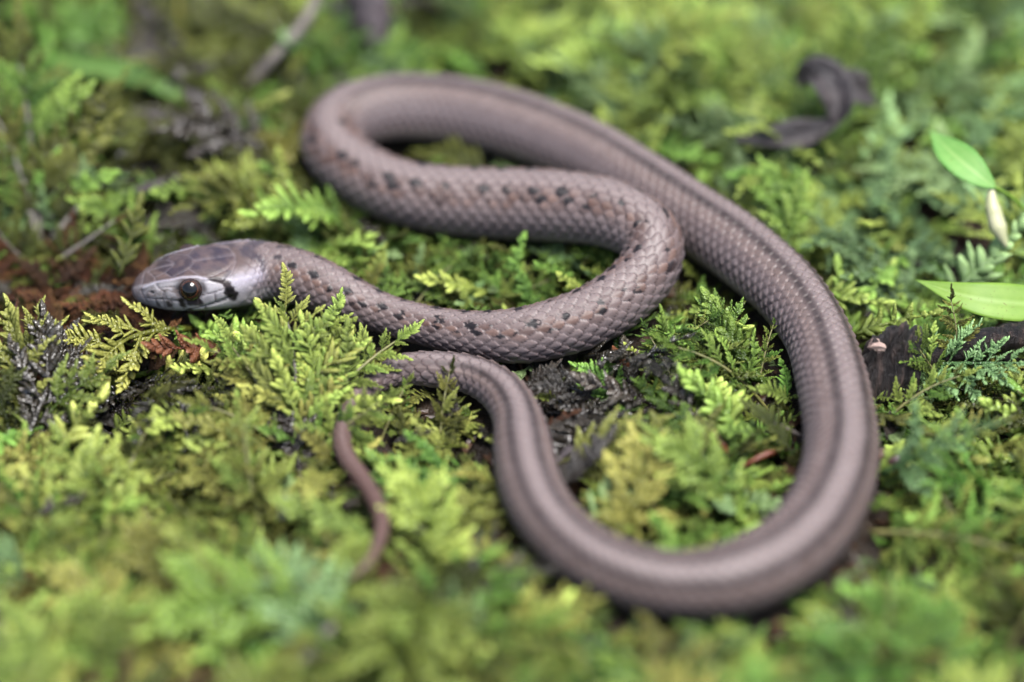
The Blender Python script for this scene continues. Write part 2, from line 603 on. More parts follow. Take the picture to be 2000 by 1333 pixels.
EYE_S, EYE_PH, EYE_R = 0.672, 1.07, 0.128
SEAMS = [   # edges of the head shields on the left half, as (arc length, angle from the mid back)
    [(.250, .0), (.253, .37), (.241, 1.11), (.253, 1.71), (.26, 2.1)],
    [(.264, .83), (.394, .65), (.524, .62), (.63, .55), (.725, .58), (.784, .67), (.866, .60), (1.02, .42), (1.11, .18), (1.138, 0)],
    [(.288, .0), (.382, .42), (.394, .62)], [(.382, .40), (.477, .25), (.56, 0)], [(.477, .25), (.548, .51), (.607, .37), (.689, .23), (.735, .0)],
    [(.735, 0), (1.13, 0)], [(.29, 0), (.56, 0)], [(.689, .23), (.784, .66)],
    [(.394, .65), (.42, .95), (.47, 1.1), (.44, 1.45)], [(.42, .95), (.559, .93)], [(.47, 1.1), (.47, 1.5)], [(.26, 1.45), (.441, 1.48), (.55, 1.52), (.7, 1.53)],
    [(.359, 1.48), (.335, 2.12)], [(.441, 1.48), (.41, 2.12)], [(.512, 1.5), (.49, 2.1)], [(.60, 1.52), (.595, 1.98)], [(.736, 1.48), (.740, 1.80)],
    [(.736, 1.48), (.76, 1.34), (.86, 1.26), (.961, 1.15)], [(.772, .70), (.778, .9), (.79, 1.25)], [(.784, .80), (.83, .76), (.937, .92), (.961, 1.15), (1.0, 1.5)],
    [(.86, 1.26), (.87, 1.60)], [(.45, 2.16), (.46, 2.6)], [(.6, 2.0), (.61, 2.5)], [(.78, 1.75), (.79, 2.3)], [(.94, .92), (1.04, .62), (1.12, .2)]]
MOUTH = [(.15, 1.80), (.20, 1.92), (.253, 2.10), (.371, 2.17), (.50, 2.15), (.642, 1.94), (.819, 1.68), (1.02, 1.50)]


def paint_head(disp, col):
    """shield edges, lips and the dark marks of the head, the same on both sides"""
    K = np.searchsorted(ring_s, 1.75)
    s, ap = S[:K], np.abs(PH[:K])
    d, c = disp[:K].copy(), col[:K].copy()
    ky = 0.31
    w = 1 - headw[:K]
    n1 = fbm(s * 14, PH[:K] * 5, 21)
    n2 = fbm(s * 40, PH[:K] * 13, 31)
    # ground colours: plum brown crown, pale grey face, cream lip and chin
    crown = lin(112, 92, 82) * (0.45 + 0.75 * n1 + 0.35 * n2)[..., None]
    crown = blend(crown, lin(58, 48, 54), smooth(.46, .60, fbm(s * 7 + 3, PH[:K] * 2.6, 77)) * .75)
    face = lin(206, 199, 192) * (0.85 + 0.28 * n2)[..., None]
    h = crown + (face - crown) * smooth(.60, .78, ap + .10 * (n1 - .5) - .10 * smooth(.75, 1.1, s))[..., None]
    h = blend(h, lin(120, 106, 104), (1 - smooth(.18, .40, s)) * (1 - smooth(1.2, 1.6, ap)) * 0.55)
    lip = smooth(1.45, 1.75, ap)
    h = blend(h, lin(226, 221, 208), lip * 0.8)
    h = blend(h, lin(228, 226, 200), smooth(1.9, 2.3, ap) * 0.7)
    h = blend(h, lin(150, 138, 128), .45 * np.exp(-((s - .45) / .12)**2 - ((ap - 1.15) / .3)**2) * n1 * 1.5)
    c = h * w[..., None] + c * (1 - w)[..., None]
    # pale temporal and nape scales behind the jaw
    nap = smooth(.95, 1.1, s) * (1 - smooth(1.35, 1.60, s))
    c = blend(c, lin(210, 200, 204), nap * np.exp(-((ap - .95) / .33)**2) * .75 * (0.6 + .4 * smooth(.05, .3, E[:K])))
    c = blend(c, lin(214, 206, 194), smooth(1.0, 1.2, s) * (1 - smooth(1.5, 1.75, s)) * smooth(1.35, 1.6, ap) * .7)
    # shield edges
    sd = np.full(s.shape, 9.0)
    for pl in SEAMS:
        sd = np.minimum(sd, segdist(s, ap, pl, ky))
    seam = np.exp(-(sd / .0085)**2) * w
    d = d - seam * .011
    c = blend(c, lin(170, 158, 154), np.exp(-(sd / .0075)**2) * w * .38 * (ap < .8))
    c = blend(c, lin(120, 108, 106), np.exp(-(sd / .007)**2) * w * .75 * (ap >= .8))
    # brow ridge
    br = segdist(s, ap, [(.27, .86), (.394, .68), (.524, .64), (.63, .57), (.74, .60), (.80, .70)], ky)
    d = d + .020 * np.exp(-(br / .035)**2)
    c = blend(c, lin(205, 198, 200), np.exp(-(br / .016)**2) * .7)
    # socket round the eye
    ed = np.hypot(s - EYE_S, (ap - EYE_PH) * ky)
    d = d - .030 * np.exp(-(ed / .105)**4)
    c = blend(c, lin(36, 28, 27), np.exp(-(ed / .128)**8))
    # mouth
    md = segdist(s, ap, MOUTH, ky)
    d = d - .022 * np.exp(-(md / .011)**2) - 0.006 * smooth(0, .05, md) * (ap > 1.9) * w
    c = blend(c, lin(70, 60, 56), np.exp(-(md / .008)**2) * .85)
    # nostril
    nd = np.hypot(s - .345, (ap - 1.15) * ky)
    d = d - .024 * np.exp(-(nd / .020)**2)
    c = blend(c, lin(24, 18, 18), np.exp(-(nd / .024)**2))
    c = blend(c, lin(120, 104, 92), .6 * smooth(.50, .62, n2) * w * smooth(.75, .95, ap) * (1 - smooth(1.5, 1.8, ap)) * (s < .62))
    c = blend(c, lin(110, 98, 96), np.exp(-((nd - .045) / .012)**2) * .5)
    # dark marks
    def mark(pts, r, wgt=.95, colr=(30, 22, 22), soft=.014):
        nonlocal c
        dd = segdist(s, ap, pts, ky) + .030 * (n2 - .5) + .02 * (n1 - .5)
        c = blend(c, lin(*colr), (1 - smooth(r - soft, r + soft, dd)) * wgt)
    mark([(.600, 1.50), (.597, 1.72)], .024)
    mark([(.665, 1.56), (.735, 1.60)], .036, .92, (44, 32, 34))
    mark([(.645, 1.98), (.65, 2.10)], .026)
    mark([(.478, 1.62), (.48, 1.76)], .023, .92, (42, 34, 38))
    mark([(.372, 1.68), (.36, 1.95)], .014, .85, (50, 42, 44))
    mark([(.29, 1.25), (.30, 1.35)], .010, .7, (70, 58, 58))
    mark([(.845, .73), (.90, .76)], .014, .85)
    mark([(.90, .76), (.972, .92), (1.008, 1.22)], .036, .95, (44, 28, 25))
    mark([(.99, 1.30), (1.035, 1.47)], .052, .97, (24, 20, 20))
    mark([(1.25, .0), (1.36, .22), (1.44, .50), (1.43, .72)], .050, .70, (58, 52, 62), .03)
    mark([(.925, .06), (.95, .02)], .028, .6, (48, 42, 52), .03)
    mark([(1.03, .12), (1.07, .05)], .045, .5, (62, 54, 66), .03)
    mark([(.90, .30), (.94, .42)], .030, .45, (66, 56, 62), .03)
    mark([(.56, .25), (.75, .12)], .06, .35, (70, 62, 74), .05)
    mark([(.80, .25), (.98, .20)], .07, .35, (70, 62, 76), .05)
    mark([(1.62, .30), (1.66, .28)], .030, .8, (36, 32, 38))
    disp = disp.copy()
    disp[:K], col = d, np.concatenate([c, col[K:]])
    return disp, col

tone = hash2(Ii, Kk, 1)
tone2 = hash2(Ii, Kk, 2)
C_BASE = lin(136, 118, 109)
C_DARK = lin(92, 74, 66)
C_PALE = lin(158, 141, 131)
C_RUST = lin(134, 98, 76)
C_BLK = lin(20, 17, 20)
col = np.zeros(S.shape + (3,)) + C_BASE
col = blend(col, C_PALE, 0.35 * tone)
col = blend(col, C_DARK, 0.30 * tone2**2)
aph = np.abs(PH)
# flanks greyer, paler low down
col = blend(col, lin(139, 126, 121), 0.6 * smooth(0.8, 1.4, aph))
col = blend(col, lin(176, 160, 146), 0.55 * smooth(1.75, 2.1, aph))
# pale stripe along the back
col = blend(col, lin(162, 145, 134), 0.55 * (1 - smooth(0.20, 0.36, aph)) * smooth(1.6, 2.4, S))
# dark lines that edge it on the rear body
s_line = s_of_px(720, 222)
lw = smooth(s_line - 0.8, s_line + 0.6, S) * (1 - 0.6 * smooth(s_of_px(960, 750), s_of_px(800, 720), S))
dline = np.exp(-((aph - 0.45 + 0.04 * (tone - 0.5)) / 0.19)**2)
col = blend(col, C_DARK * 0.30, lw * dline * (0.76 + 0.16 * tone2))
dl2 = np.exp(-((aph - 1.12) / 0.16)**2)
col = blend(col, lin(108, 90, 84), lw * dl2 * 0.40)
# between: warmer side band on rear body
col = blend(col, lin(146, 122, 104), lw * 0.35 * np.exp(-((aph - 0.78) / 0.18)**2))
# spots on the fore body: pairs of blackish blotches with rusty scales round them
fore = smooth(1.5, 1.7, S) * (1 - smooth(s_line - 0.9, s_line + 0.2, S))
sp_d = np.full(S.shape, 9.0)
ScS = S - (Aa + 0.10) * Ls[:, None] * 0.50          # mostly whole scales take the pigment
ScP = PH - Bq * 2 * PHB / 17 * 0.50
for side in (-1, 1):
    for j, s0 in enumerate(np.arange(1.72, s_line, 0.335)):
        jx = (hash2(j, side, 5) - 0.5) * 0.16
        ph0 = side * (0.47 + 0.10 * (hash2(j, side, 6) - 0.5))
        sz = 0.40 + 0.38 * hash2(j, side, 7)
        rr_ = np.maximum(RAD[:, None], 0.2)
        ds = (ScS - s0 - jx - 0.08 * (side > 0))
        dp = (ScP - ph0) * rr_
        sp_d = np.minimum(sp_d, np.hypot(ds / 1.25, dp) / sz)
for side in (-1, 1):
    for j, s0 in enumerate(np.arange(1.85, s_line, 0.21)):
        ph0 = side * (0.80 + 0.22 * (hash2(j, side, 16) - 0.5))
        ds = ScS - s0 - (hash2(j, side, 15) - 0.5) * 0.16
        dp = (ScP - ph0) * rr_
        sp_d = np.minimum(sp_d, np.hypot(ds / 1.5, dp) / (0.22 + 0.26 * hash2(j, side, 17)))
warp = 0.045 * (fbm(S * 30, PH * 11, 3) - 0.5) * 2 + 0.014 * (tone - 0.5)
rustw = np.exp(-((aph - 0.72) / 0.30)**2) * fore
col = blend(col, C_RUST, rustw * (0.15 + 0.65 * (tone > 0.55)) * smooth(0.0, 0.3, E) * 0.8)
col = blend(col, lin(96, 70, 58), rustw * 0.55 * (tone2 > 0.72))
blk = (1 - smooth(0.058, 0.070, sp_d + warp)) * fore
col = blend(col, lin(84, 62, 52), (1 - smooth(0.07, 0.13, sp_d + warp)) * fore * 0.35 * (tone > 0.4) * (1 - blk))
col = blend(col, C_BLK, blk * 0.95)
# small black flecks lower on the side of the fore body
fl = (hash2(Ii, Kk, 9) > 0.93) * np.exp(-((aph - 1.0) / 0.2)**2) * fore
col = blend(col, lin(60, 44, 40), fl * 0.75 * smooth(0.0, 0.25, Aa + 0.35))
# shadow line under each overlapping scale, painted into the pigment; pale rims
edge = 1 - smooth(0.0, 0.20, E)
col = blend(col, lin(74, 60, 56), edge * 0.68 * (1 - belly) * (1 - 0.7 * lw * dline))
rim = 1 - smooth(0.0, 0.14, Rim)
col = blend(col, lin(176, 156, 146), rim * 0.36 * (1 - belly) * (1 - blk) * (1 - 0.8 * lw * dline))
col = blend(col, lin(188, 170, 152), belly * 0.8)
# tail browner
col = blend(col, lin(112, 76, 60), 0.7 * smooth(SLEN - 4.2, SLEN - 1.2, S))

disp, col = paint_head(disp, col)
col = col * np.array([0.375, 0.388, 0.440])

CEN = C[:, None, :]
nx = sn / np.maximum(WID[:, None], 1e-4)
nz = cs / np.maximum(np.where(cs > 0, TOP[:, None], BOT[:, None]), 1e-4)
nl = np.hypot(nx, nz) + 1e-9
nx, nz = nx / nl, nz / nl
X = lat + nx * disp
Z = ver + nz * disp
V = CEN + X[..., None] * Bb[:, None] + Z[..., None] * Nn[:, None]
# the snout's rings bulge forward a little
Vs = V.reshape(-1, 3)
i, j = np.meshgrid(np.arange(NR - 1), np.arange(NS), indexing='ij')
j2 = (j + 1) % NS
Q = np.stack([i * NS + j, i * NS + j2, (i + 1) * NS + j2, (i + 1) * NS + j], -1).reshape(-1, 4)
tip0, tip1 = len(Vs), len(Vs) + 1
Vs = np.concatenate([Vs, [C[0] - T_[0] * 0.002], [C[-1] + T_[-1] * 0.02]])
k = np.arange(NS)
k2 = (k + 1) % NS
CAPS = np.concatenate([np.stack([np.full(NS, tip0), k2, k], -1),
                       np.stack([np.full(NS, tip1), (NR - 1) * NS + k, (NR - 1) * NS + k2], -1)])
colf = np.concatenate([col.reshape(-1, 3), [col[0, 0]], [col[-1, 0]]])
gloss = np.concatenate([(0.0 * S + smooth(0.05, 0.3, E)).reshape(-1), [1, 1]])
#ENDPURE

msn, nt, p, out = new_mat('snake_skin')
ca = nt.nodes.new('ShaderNodeAttribute')
ca.attribute_name = 'pigment'
n1 = noise(nt, 45, 4)
dk = mixc(nt, 1.0, ca.outputs['Color'], (0.70, 0.68, 0.67), 'MULTIPLY')
cc = mixc(nt, n1.outputs['Fac'], dk, mixc(nt, 1.0, ca.outputs['Color'], (1.22, 1.20, 1.20), 'MULTIPLY'))
nt.links.new(cc, p.inputs['Base Color'])
p.inputs['Roughness'].default_value = 0.40
p.inputs['Specular IOR Level'].default_value = 0.22
p.inputs['Subsurface Weight'].default_value = 0.06
p.inputs['Subsurface Radius'].default_value = (0.03, 0.015, 0.01)
p.inputs['Subsurface Scale'].default_value = 1.0
n2 = noise(nt, 120, 3)
bump(nt, p, n2.outputs['Fac'], 0.25, 0.004)
rr2 = nt.nodes.new('ShaderNodeMapRange')
rr2.inputs['To Min'].default_value = 0.36
rr2.inputs['To Max'].default_value = 0.54
n3 = noise(nt, 20, 3)
nt.links.new(n3.outputs['Fac'], rr2.inputs['Value'])
nt.links.new(rr2.outputs[0], p.inputs['Roughness'])

snake = obj('snake', None, label='slender taupe brown snake lying in loops on the moss', cat='snake')
me = mesh_np('snake_body', Vs, [Q, CAPS], True, msn)
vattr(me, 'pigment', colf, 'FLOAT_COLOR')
body = obj('body', me, snake)

# eyes
def cap_mesh(name, rad, a0, a1, mat, bulge=0.0, n=20, m=10):
    """spherical zone about +Z between polar angles a0 and a1"""
    th = np.linspace(a0, a1, m)
    ph = np.arange(n) / n * 2 * np.pi
    r = rad * (1 + bulge)
    V = np.stack([r * np.sin(th)[:, None] * np.cos(ph), r * np.sin(th)[:, None] * np.sin(ph), r * np.cos(th)[:, None] + 0 * ph], -1).reshape(-1, 3)
    i, j = np.meshgrid(np.arange(m - 1), np.arange(n), indexing='ij')
    j2 = (j + 1) % n
    Q = np.stack([i * n + j, (i + 1) * n + j, (i + 1) * n + j2, i * n + j2], -1).reshape(-1, 4)
    return mesh_np(name, V, Q, True, mat)


def eye_mat(name, c, c2, rough=0.04):
    m, nt, p, out = new_mat(name)
    n = noise(nt, 30, 3)
    r = ramp(nt, n.outputs['Fac'], [(0.35, c), (0.7, c2)])
    nt.links.new(r.outputs[0], p.inputs['Base Color'])
    p.inputs['Roughness'].default_value = rough
    p.inputs['Specular IOR Level'].default_value = 0.35
    return m


M_EYE = eye_mat('eye_dark', (0.012, 0.008, 0.007), (0.03, 0.016, 0.012))
M_IRIS = eye_mat('eye_copper', (0.014, 0.006, 0.004), (0.050, 0.020, 0.010))
M_PUP = eye_mat('eye_pupil', (0.002, 0.002, 0.002), (0.004, 0.004, 0.004))
from mathutils import Vector, Matrix
for side in (1, -1):
    kr = int(np.searchsorted(ring_s, EYE_S))
    kc = int(np.argmin(np.abs(phi - side * EYE_PH)))
    dirv = np.array(nx[kr, kc] * Bb[kr] + nz[kr, kc] * Nn[kr])
    surf = CEN[kr, 0] + (lat[kr, kc]) * Bb[kr] + ver[kr, kc] * Nn[kr]
    dirv = dirv * 1.0 - 0.10 * T_[kr] + 0.04 * Nn[kr]
    dirv /= np.linalg.norm(dirv)
    ctr = surf - dirv * (EYE_R * 0.50)
    e = obj('eye', cap_mesh('eyeball', EYE_R, 0.0, math.pi, M_EYE, 0.0, 32, 24), snake, loc=ctr)
    e.rotation_euler = Vector(dirv).to_track_quat('Z', 'Y').to_euler()
    obj('iris', cap_mesh('iris', EYE_R, 0.60, 0.80, M_IRIS, 0.012, 32, 8), e)
    obj('pupil', cap_mesh('pupil', EYE_R, 0.0, 0.63, M_PUP, 0.016, 32, 8), e)

# ------------------------------------------------------------------ the ground under the moss
BODY_PTS = np.concatenate([C[::12], RAD[::12, None]], 1)          # centre line samples with radius
BODY_BOT = BODY_PTS[:, 2] - BODY_PTS[:, 3]


def ground_z(x, y):
    x = np.asarray(x, float)
    y = np.asarray(y, float)
    z = -0.62 + 0.55 * fbm(x * 0.30 + 7, y * 0.30 + 3, 41, 3) + 0.22 * (fbm(x * 1.3, y * 1.3, 45, 3) - 0.5)
    # the bank the snake lies on
    sh = x.shape
    d = np.full(x.size, 99.0)
    b = np.zeros(x.size)
    xf, yf = x.ravel(), y.ravel()
    near = (np.abs(xf) < 9) & (np.abs(yf) < 10)
    idx = np.nonzero(near)[0]
    for c0 in range(0, len(idx), 4000):
        ii = idx[c0:c0 + 4000]
        dd = np.hypot(xf[ii, None] - BODY_PTS[None, :, 0], yf[ii, None] - BODY_PTS[None, :, 1])
        k = np.argmin(dd, 1)
        d[ii] = dd[np.arange(len(ii)), k]
        b[ii] = BODY_BOT[k]
    w = 1 - smooth(0.25, 0.8, d)
    return z * (1 - w.reshape(sh)) + (np.minimum(b, 0.0).reshape(sh) - 0.10) * w.reshape(sh)


g1 = np.linspace(-1, 1, 261)
gx = g1 * 12 + np.sign(g1) * np.maximum(np.abs(g1) - 0.72, 0)**2.2 * 3800
GX, GY = np.meshgrid(gx, gx + 1.0, indexing='ij')
GZ = ground_z(GX, GY)
n = len(gx)
i, j = np.meshgrid(np.arange(n - 1), np.arange(n - 1), indexing='ij')
GQ = np.stack([i * n + j, (i + 1) * n + j, (i + 1) * n + j + 1, i * n + j + 1], -1).reshape(-1, 4)
obj('ground', mesh_np('ground', np.stack([GX, GY, GZ], -1).reshape(-1, 3), GQ, True, M_SOIL), kind='structure')

# ------------------------------------------------------------------ moss building blocks
rng = np.random.default_rng(11)


class Geo:
    def __init__(self):
        self.V, self.Q, self.T, self.tip, self.n = [], [], [], [], 0

    def add(self, V, F, tip):
        self.V.append(V)
        for f in F:
            (self.Q if f.shape[1] == 4 else self.T).append(f + self.n)
        self.tip.append(np.broadcast_to(tip, (len(V),)))
        self.n += len(V)

    def merged(self, M, g, tipmul=1.0, tipadd=0.0):
        V = np.concatenate(g.V) @ M[:3, :3].T + M[:3, 3]
        F = []
        if g.Q:
            F.append(np.concatenate(g.Q))
        if g.T:
            F.append(np.concatenate(g.T))
        self.add(V, F, np.clip(np.concatenate(g.tip) * tipmul + tipadd, 0, 1))

    def mesh(self, name, mat, attr=True):
        F = []
        if self.Q:
            F.append(np.concatenate(self.Q))
        if self.T:
            F.append(np.concatenate(self.T))
        me = mesh_np(name, np.concatenate(self.V), F, True, mat)
        if attr:
            vattr(me, 'tip', np.concatenate(self.tip))
        return me


def finger(p0, dirv, up, L, w, bend, r):
    """one blunt leafy pinnule: flattened tapering tube that curls a little"""
    dirv = dirv / np.linalg.norm(dirv)
    side = np.cross(dirv, up)
    side /= np.linalg.norm(side) + 1e-9
    nrm = np.cross(side, dirv)
    t = np.array([0.0, 0.35, 0.72, 1.0])
    prof = np.array([0.80, 1.0, 0.82, 0.38]) * w * (1 + 0.25 * (r.random(4) - 0.5))
    sb = bend * (r.random() - 0.3)
    lb = 0.22 * (r.random() - 0.5)
    P = p0 + dirv * (t[:, None] * L) + nrm * (sb * L * t**2)[:, None] + side * (lb * L * t**2)[:, None]
    a = np.array([0, 0.5, 1.0, 1.5]) * np.pi
    V = P[:, None] + prof[:, None, None] * (np.cos(a)[None, :, None] * side + 0.42 * np.sin(a)[None, :, None] * nrm)
    V = np.concatenate([V.reshape(-1, 3), [P[-1] + dirv * L * 0.16]])
    Q = []
    for i_ in range(3):
        for j_ in range(4):
            Q.append((i_ * 4 + j_, i_ * 4 + (j_ + 1) % 4, (i_ + 1) * 4 + (j_ + 1) % 4, (i_ + 1) * 4 + j_))
    Tt = [(12 + j_, 12 + (j_ + 1) % 4, 16) for j_ in range(4)]
    tip = np.concatenate([np.repeat(t, 4), [1.0]])
    return V, [np.array(Q), np.array(Tt)], tip


def make_pinna(seed, npair, L=1.0, fl=0.34, fw=0.046, ang=52, bend=0.5, shape='lance'):
    """a pinnate branch of unit length along +Y, face +Z"""
    r = np.random.default_rng(seed)
    g = Geo()
    t = np.linspace(0, 1, 9)
    cx = 0.26 * (r.random() - 0.5)
    cz = -0.35 * r.random()
    def ax(tt_):
        tt_ = np.asarray(tt_, float)
        return np.stack([cx * np.sin(tt_ * 2.2), tt_ * L, 0.10 * np.sin(tt_ * 2.0) + cz * tt_**2], -1)
    V, F = tube(ax(t), 0.034 * (1 - 0.7 * t), 4)
    g.add(V, F, 0.25 + 0.5 * np.concatenate([np.repeat(t, 4), [0, 1]]))
    up = np.array([0, 0, 1.0])
    for k_ in range(npair):
        tk = 0.10 + 0.86 * (k_ + 0.5) / npair
        if shape == 'lance':
            ll = fl * (math.sin(math.pi * min(1, tk * 0.86 + 0.16))**0.7) * (1 - 0.35 * tk)
        else:
            ll = fl * (1.05 - 0.8 * tk)
        for sgn in (-1, 1):
            q = tk + 0.06 * (r.random() - 0.5) + (0.03 if sgn > 0 else 0)
            a_ = R(ang * (1 - 0.35 * tk) + 18 * (r.random() - 0.5))
            d = np.array([sgn * math.sin(a_), math.cos(a_), 0.35 * (r.random() - 0.35)])
            if r.random() < 0.09:
                continue
            V, F, tp = finger(ax(q), d, up, ll * (0.6 + 0.6 * r.random()), fw * (0.75 + 0.5 * r.random()), bend, r)
            g.add(V, F, 0.15 + 0.75 * tp * (0.6 + 0.4 * tk) + 0.15 * tk)
    V, F, tp = finger(ax(0.96), np.array([0.1 * (r.random() - 0.5), 1, 0.0]), up, 0.16, fw * 1.1, bend, r)
    g.add(V, F, 0.5 + 0.5 * tp)
    return g


PINNA = [make_pinna(100 + q, npair, 1.0, fl, fw, ang, bd, sh) for q, (npair, fl, fw, ang, bd, sh) in enumerate([
    (10, .30, .050, 52, .45, 'lance'), (9, .30, .052, 48, .6, 'taper'), (11, .27, .046, 54, .4, 'lance'), (9, .33, .052, 44, .7, 'taper'),
    (11, .28, .045, 50, .5, 'lance'), (10, .26, .050, 44, .8, 'lance'), (8, .31, .056, 52, .6, 'taper'), (10, .34, .048, 42, .5, 'lance'), (9, .28, .052, 56, .8, 'taper')])]


def rot_to(yaxis, zhint):
    y = np.asarray(yaxis, float)
    y = y / np.linalg.norm(y)
    z = np.asarray(zhint, float)
    z = z - y * np.dot(z, y)
    nz_ = np.linalg.norm(z)
    z = z / nz_ if nz_ > 1e-4 else np.array([0, 0, 1.0])
    x = np.cross(y, z)
    return np.stack([x, y, z], 1)


def frond_layout(seed, npair, plen, ang=58, curl=0.35, taper=True):
    """unit-length frond along +Y: stem polyline, radii and branch matrices"""
    r = np.random.default_rng(seed)
    cx = 0.16 * (r.random() - 0.5)
    def ax(t):
        t = np.asarray(t, float)
        return np.stack([cx * np.sin(t * 2.6), t * (1 - 0.08 * curl * t), curl * (0.35 * np.sin(t * 1.9) - 0.42 * t**2)], -1)
    t = np.linspace(0, 1, 14)
    stem = ax(t)
    out_ = []
    for k_ in range(npair):
        tk = 0.16 + 0.80 * (k_ + 0.3) / npair
        base = plen * (1.08 - 0.86 * tk) if taper else plen * math.sin(math.pi * (0.18 + 0.76 * tk))
        if tk < 0.3:
            base *= 0.55 + 1.4 * tk
        for sgn in (-1, 1):
            q = np.clip(tk + 0.05 * (r.random() - 0.5), 0.05, 0.98)
            a_ = R(ang * (1 - 0.25 * tk) + 36 * (r.random() - 0.5))
            d = np.array([sgn * math.sin(a_), math.cos(a_), 0.6 * (r.random() - 0.35)])
            zh = np.array([0.8 * (r.random() - 0.5), 0.5 * (r.random() - 0.6), 1.0])
            s_ = base * (0.6 + 0.7 * r.random())
            M = np.eye(4)
            M[:3, :3] = rot_to(d, zh) * s_
            M[:3, 3] = ax(q)
            out_.append((int(r.integers(len(PINNA))), M))
    M = np.eye(4)
    M[:3, :3] = rot_to(np.array([0, 1, -0.3 * curl]), np.array([0, 0.2, 1])) * plen * 0.5
    M[:3, 3] = ax(0.95)
    out_.append((int(r.integers(len(PINNA))), M))
    return stem, 0.022 * (1 - 0.75 * t) + 0.003, out_


def frond_geo(seed, npair, plen, ang, curl, taper=True):
    stem, rad, br = frond_layout(seed, npair, plen, ang, curl, taper)
    g = Geo()
    V, F = tube(stem, rad, 5)
    g.add(V, F, 0.1)
    for (pi, M) in br:
        g.merged(M, PINNA[pi], 0.85, 0.0)
    return g


# prototypes for the carpet: (shape) x (colour)
SHAPES = [frond_geo(300 + q, npair, plen, ang, curl, tp) for q, (npair, plen, ang, curl, tp) in enumerate([
    (8, .42, 58, .35, True), (7, .48, 62, .5, True), (9, .36, 55, .25, False), (6, .52, 60, .6, True), (7, .40, 50, .8, False)])]
SHAPES += [PINNA[0], PINNA[3], PINNA[5], PINNA[6]]
NSH = len(SHAPES)
MATS = [M_GREEN, M_LIME, M_OLIVE, M_RUST, M_WET, M_MINT, M_YELLOW]
protos = bpy.data.collections.new('moss_sprigs')
for mi, m_ in enumerate(MATS):
    for si, g_ in enumerate(SHAPES):
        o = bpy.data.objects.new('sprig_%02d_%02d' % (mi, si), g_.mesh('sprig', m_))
        protos.objects.link(o)

# ------------------------------------------------------------------ colour regions of the carpet
# photo column, row, reach in px across and down, weights of green, lime, olive, rust, wet, mint, yellow
REG = [
    (100, 300, 260, 220, (2, 0, 7, .5, 2, .6, 0)), (420, 80, 330, 160, (.8, 0, 8, .3, 4.5, 0, .6)), (200, 80, 120, 70, (3, 0, 5, 0, 1, 0, 0)),
    (400, 300, 260, 140, (1.2, 0, 7, .4, 5, .4, .8)),
    (110, 650, 210, 85, (0, 0, .6, 9, 1, 0, .3)), (40, 660, 120, 60, (0, 0, .6, 9, 1.5, 0, .2)), (230, 590, 90, 45, (0, 0, 0, 9, 1, 0, 0)), (60, 460, 160, 70, (1, 0, 4, 3, 1, 0, 0)), (500, 420, 150, 60, (3, 2, 3, 0, .5, 2, 0)),
    (330, 790, 240, 60, (1, 1, 2, 1, 6, .5, 1)), (150, 740, 220, 70, (2, 5, 3, .6, 0.5, 0, 3)), (250, 950, 300, 110, (2, 6, 1.5, 0, .8, .3, 5)), (180, 1200, 380, 160, (1.5, 4.5, 3.5, .2, 1.2, .3, 5)),
    (650, 1150, 300, 170, (2, 4.5, 3.5, .2, 1.2, .3, 4.5)), (980, 1270, 200, 120, (2, 8, 1, 0, .2, 1, 4)), (500, 650, 150, 60, (4, 4, 1, 0, 1, 0, 1)),
    (820, 850, 140, 130, (3, 3, 4, .5, 1.5, 0, 4)), (1170, 800, 110, 90, (.3, 0, .4, 1.0, 9, .2, 0)), (1180, 880, 80, 50, (0, .5, .5, .8, 6, 0, 0)),
    (1350, 720, 170, 110, (4, 6, 1, 0, .6, 1.5, 0)), (1330, 980, 200, 90, (4, 5, 2, .1, .3, 1, 2.5)), (1300, 900, 140, 50, (2, 3, 4, .1, .2, 0, 4)), (1430, 900, 120, 70, (4, 3, 2, .15, .6, 0, 0)),
    (1850, 760, 200, 160, (5, 5, 2, .1, .8, 1, .5)), (1850, 960, 200, 170, (3.5, 7, 1.5, .1, .7, 1, 2.5)), (1700, 1230, 380, 150, (8, 3, 2, 0, .4, 3, .5)), (1300, 1290, 300, 90, (7, 3, 1, 0, .3, 2, 1)),
    (1600, 400, 300, 140, (5, 7, .3, 0, .5, 4, 0)), (1300, 80, 500, 170, (4, 9, .3, 0, .4, 5, 0)), (1800, 120, 350, 150, (4, 6, .3, 0, .5, 7, 0)), (850, 90, 250, 90, (5, 8, .8, 0, .5, 3, 0)),
    (900, 520, 300, 60, (7, 1.5, 3, 0, .4, 1, 0)), (850, 300, 140, 30, (5, 0, 4, 0, 1, 0, 0)), (600, 480, 200, 60, (4, 1, 4, 0, 1, 0, 0)), (1400, 580, 120, 60, (6, 2, 2, 0, 1, 0, 0))]
REGA = np.array([(a, b, c, d) for (a, b, c, d, w) in REG], float)
REGW = np.array([np.array(w, float) for (a, b, c, d, w) in REG])
REGW[:, 4] *= np.where(REGW[:, 4] > 4, 1.0, 0.5)
REGW /= REGW.sum(1)[:, None]
# regions live on the ground: turn them to ground coordinates once
REGG = np.array([(*at(a, b, 0.0)[:2], c / 185.0, d / 185.0 / math.sin(PITCH)) for (a, b, c, d) in REGA])


def palette_weights(x, y):
    q = ((x[:, None] - REGG[None, :, 0]) / REGG[None, :, 2])**2 + ((y[:, None] - REGG[None, :, 1]) / REGG[None, :, 3])**2
    w = np.exp(-1.1 * q) + 1e-5 / (1 + q)
    w /= w.sum(1)[:, None]
    return w @ REGW


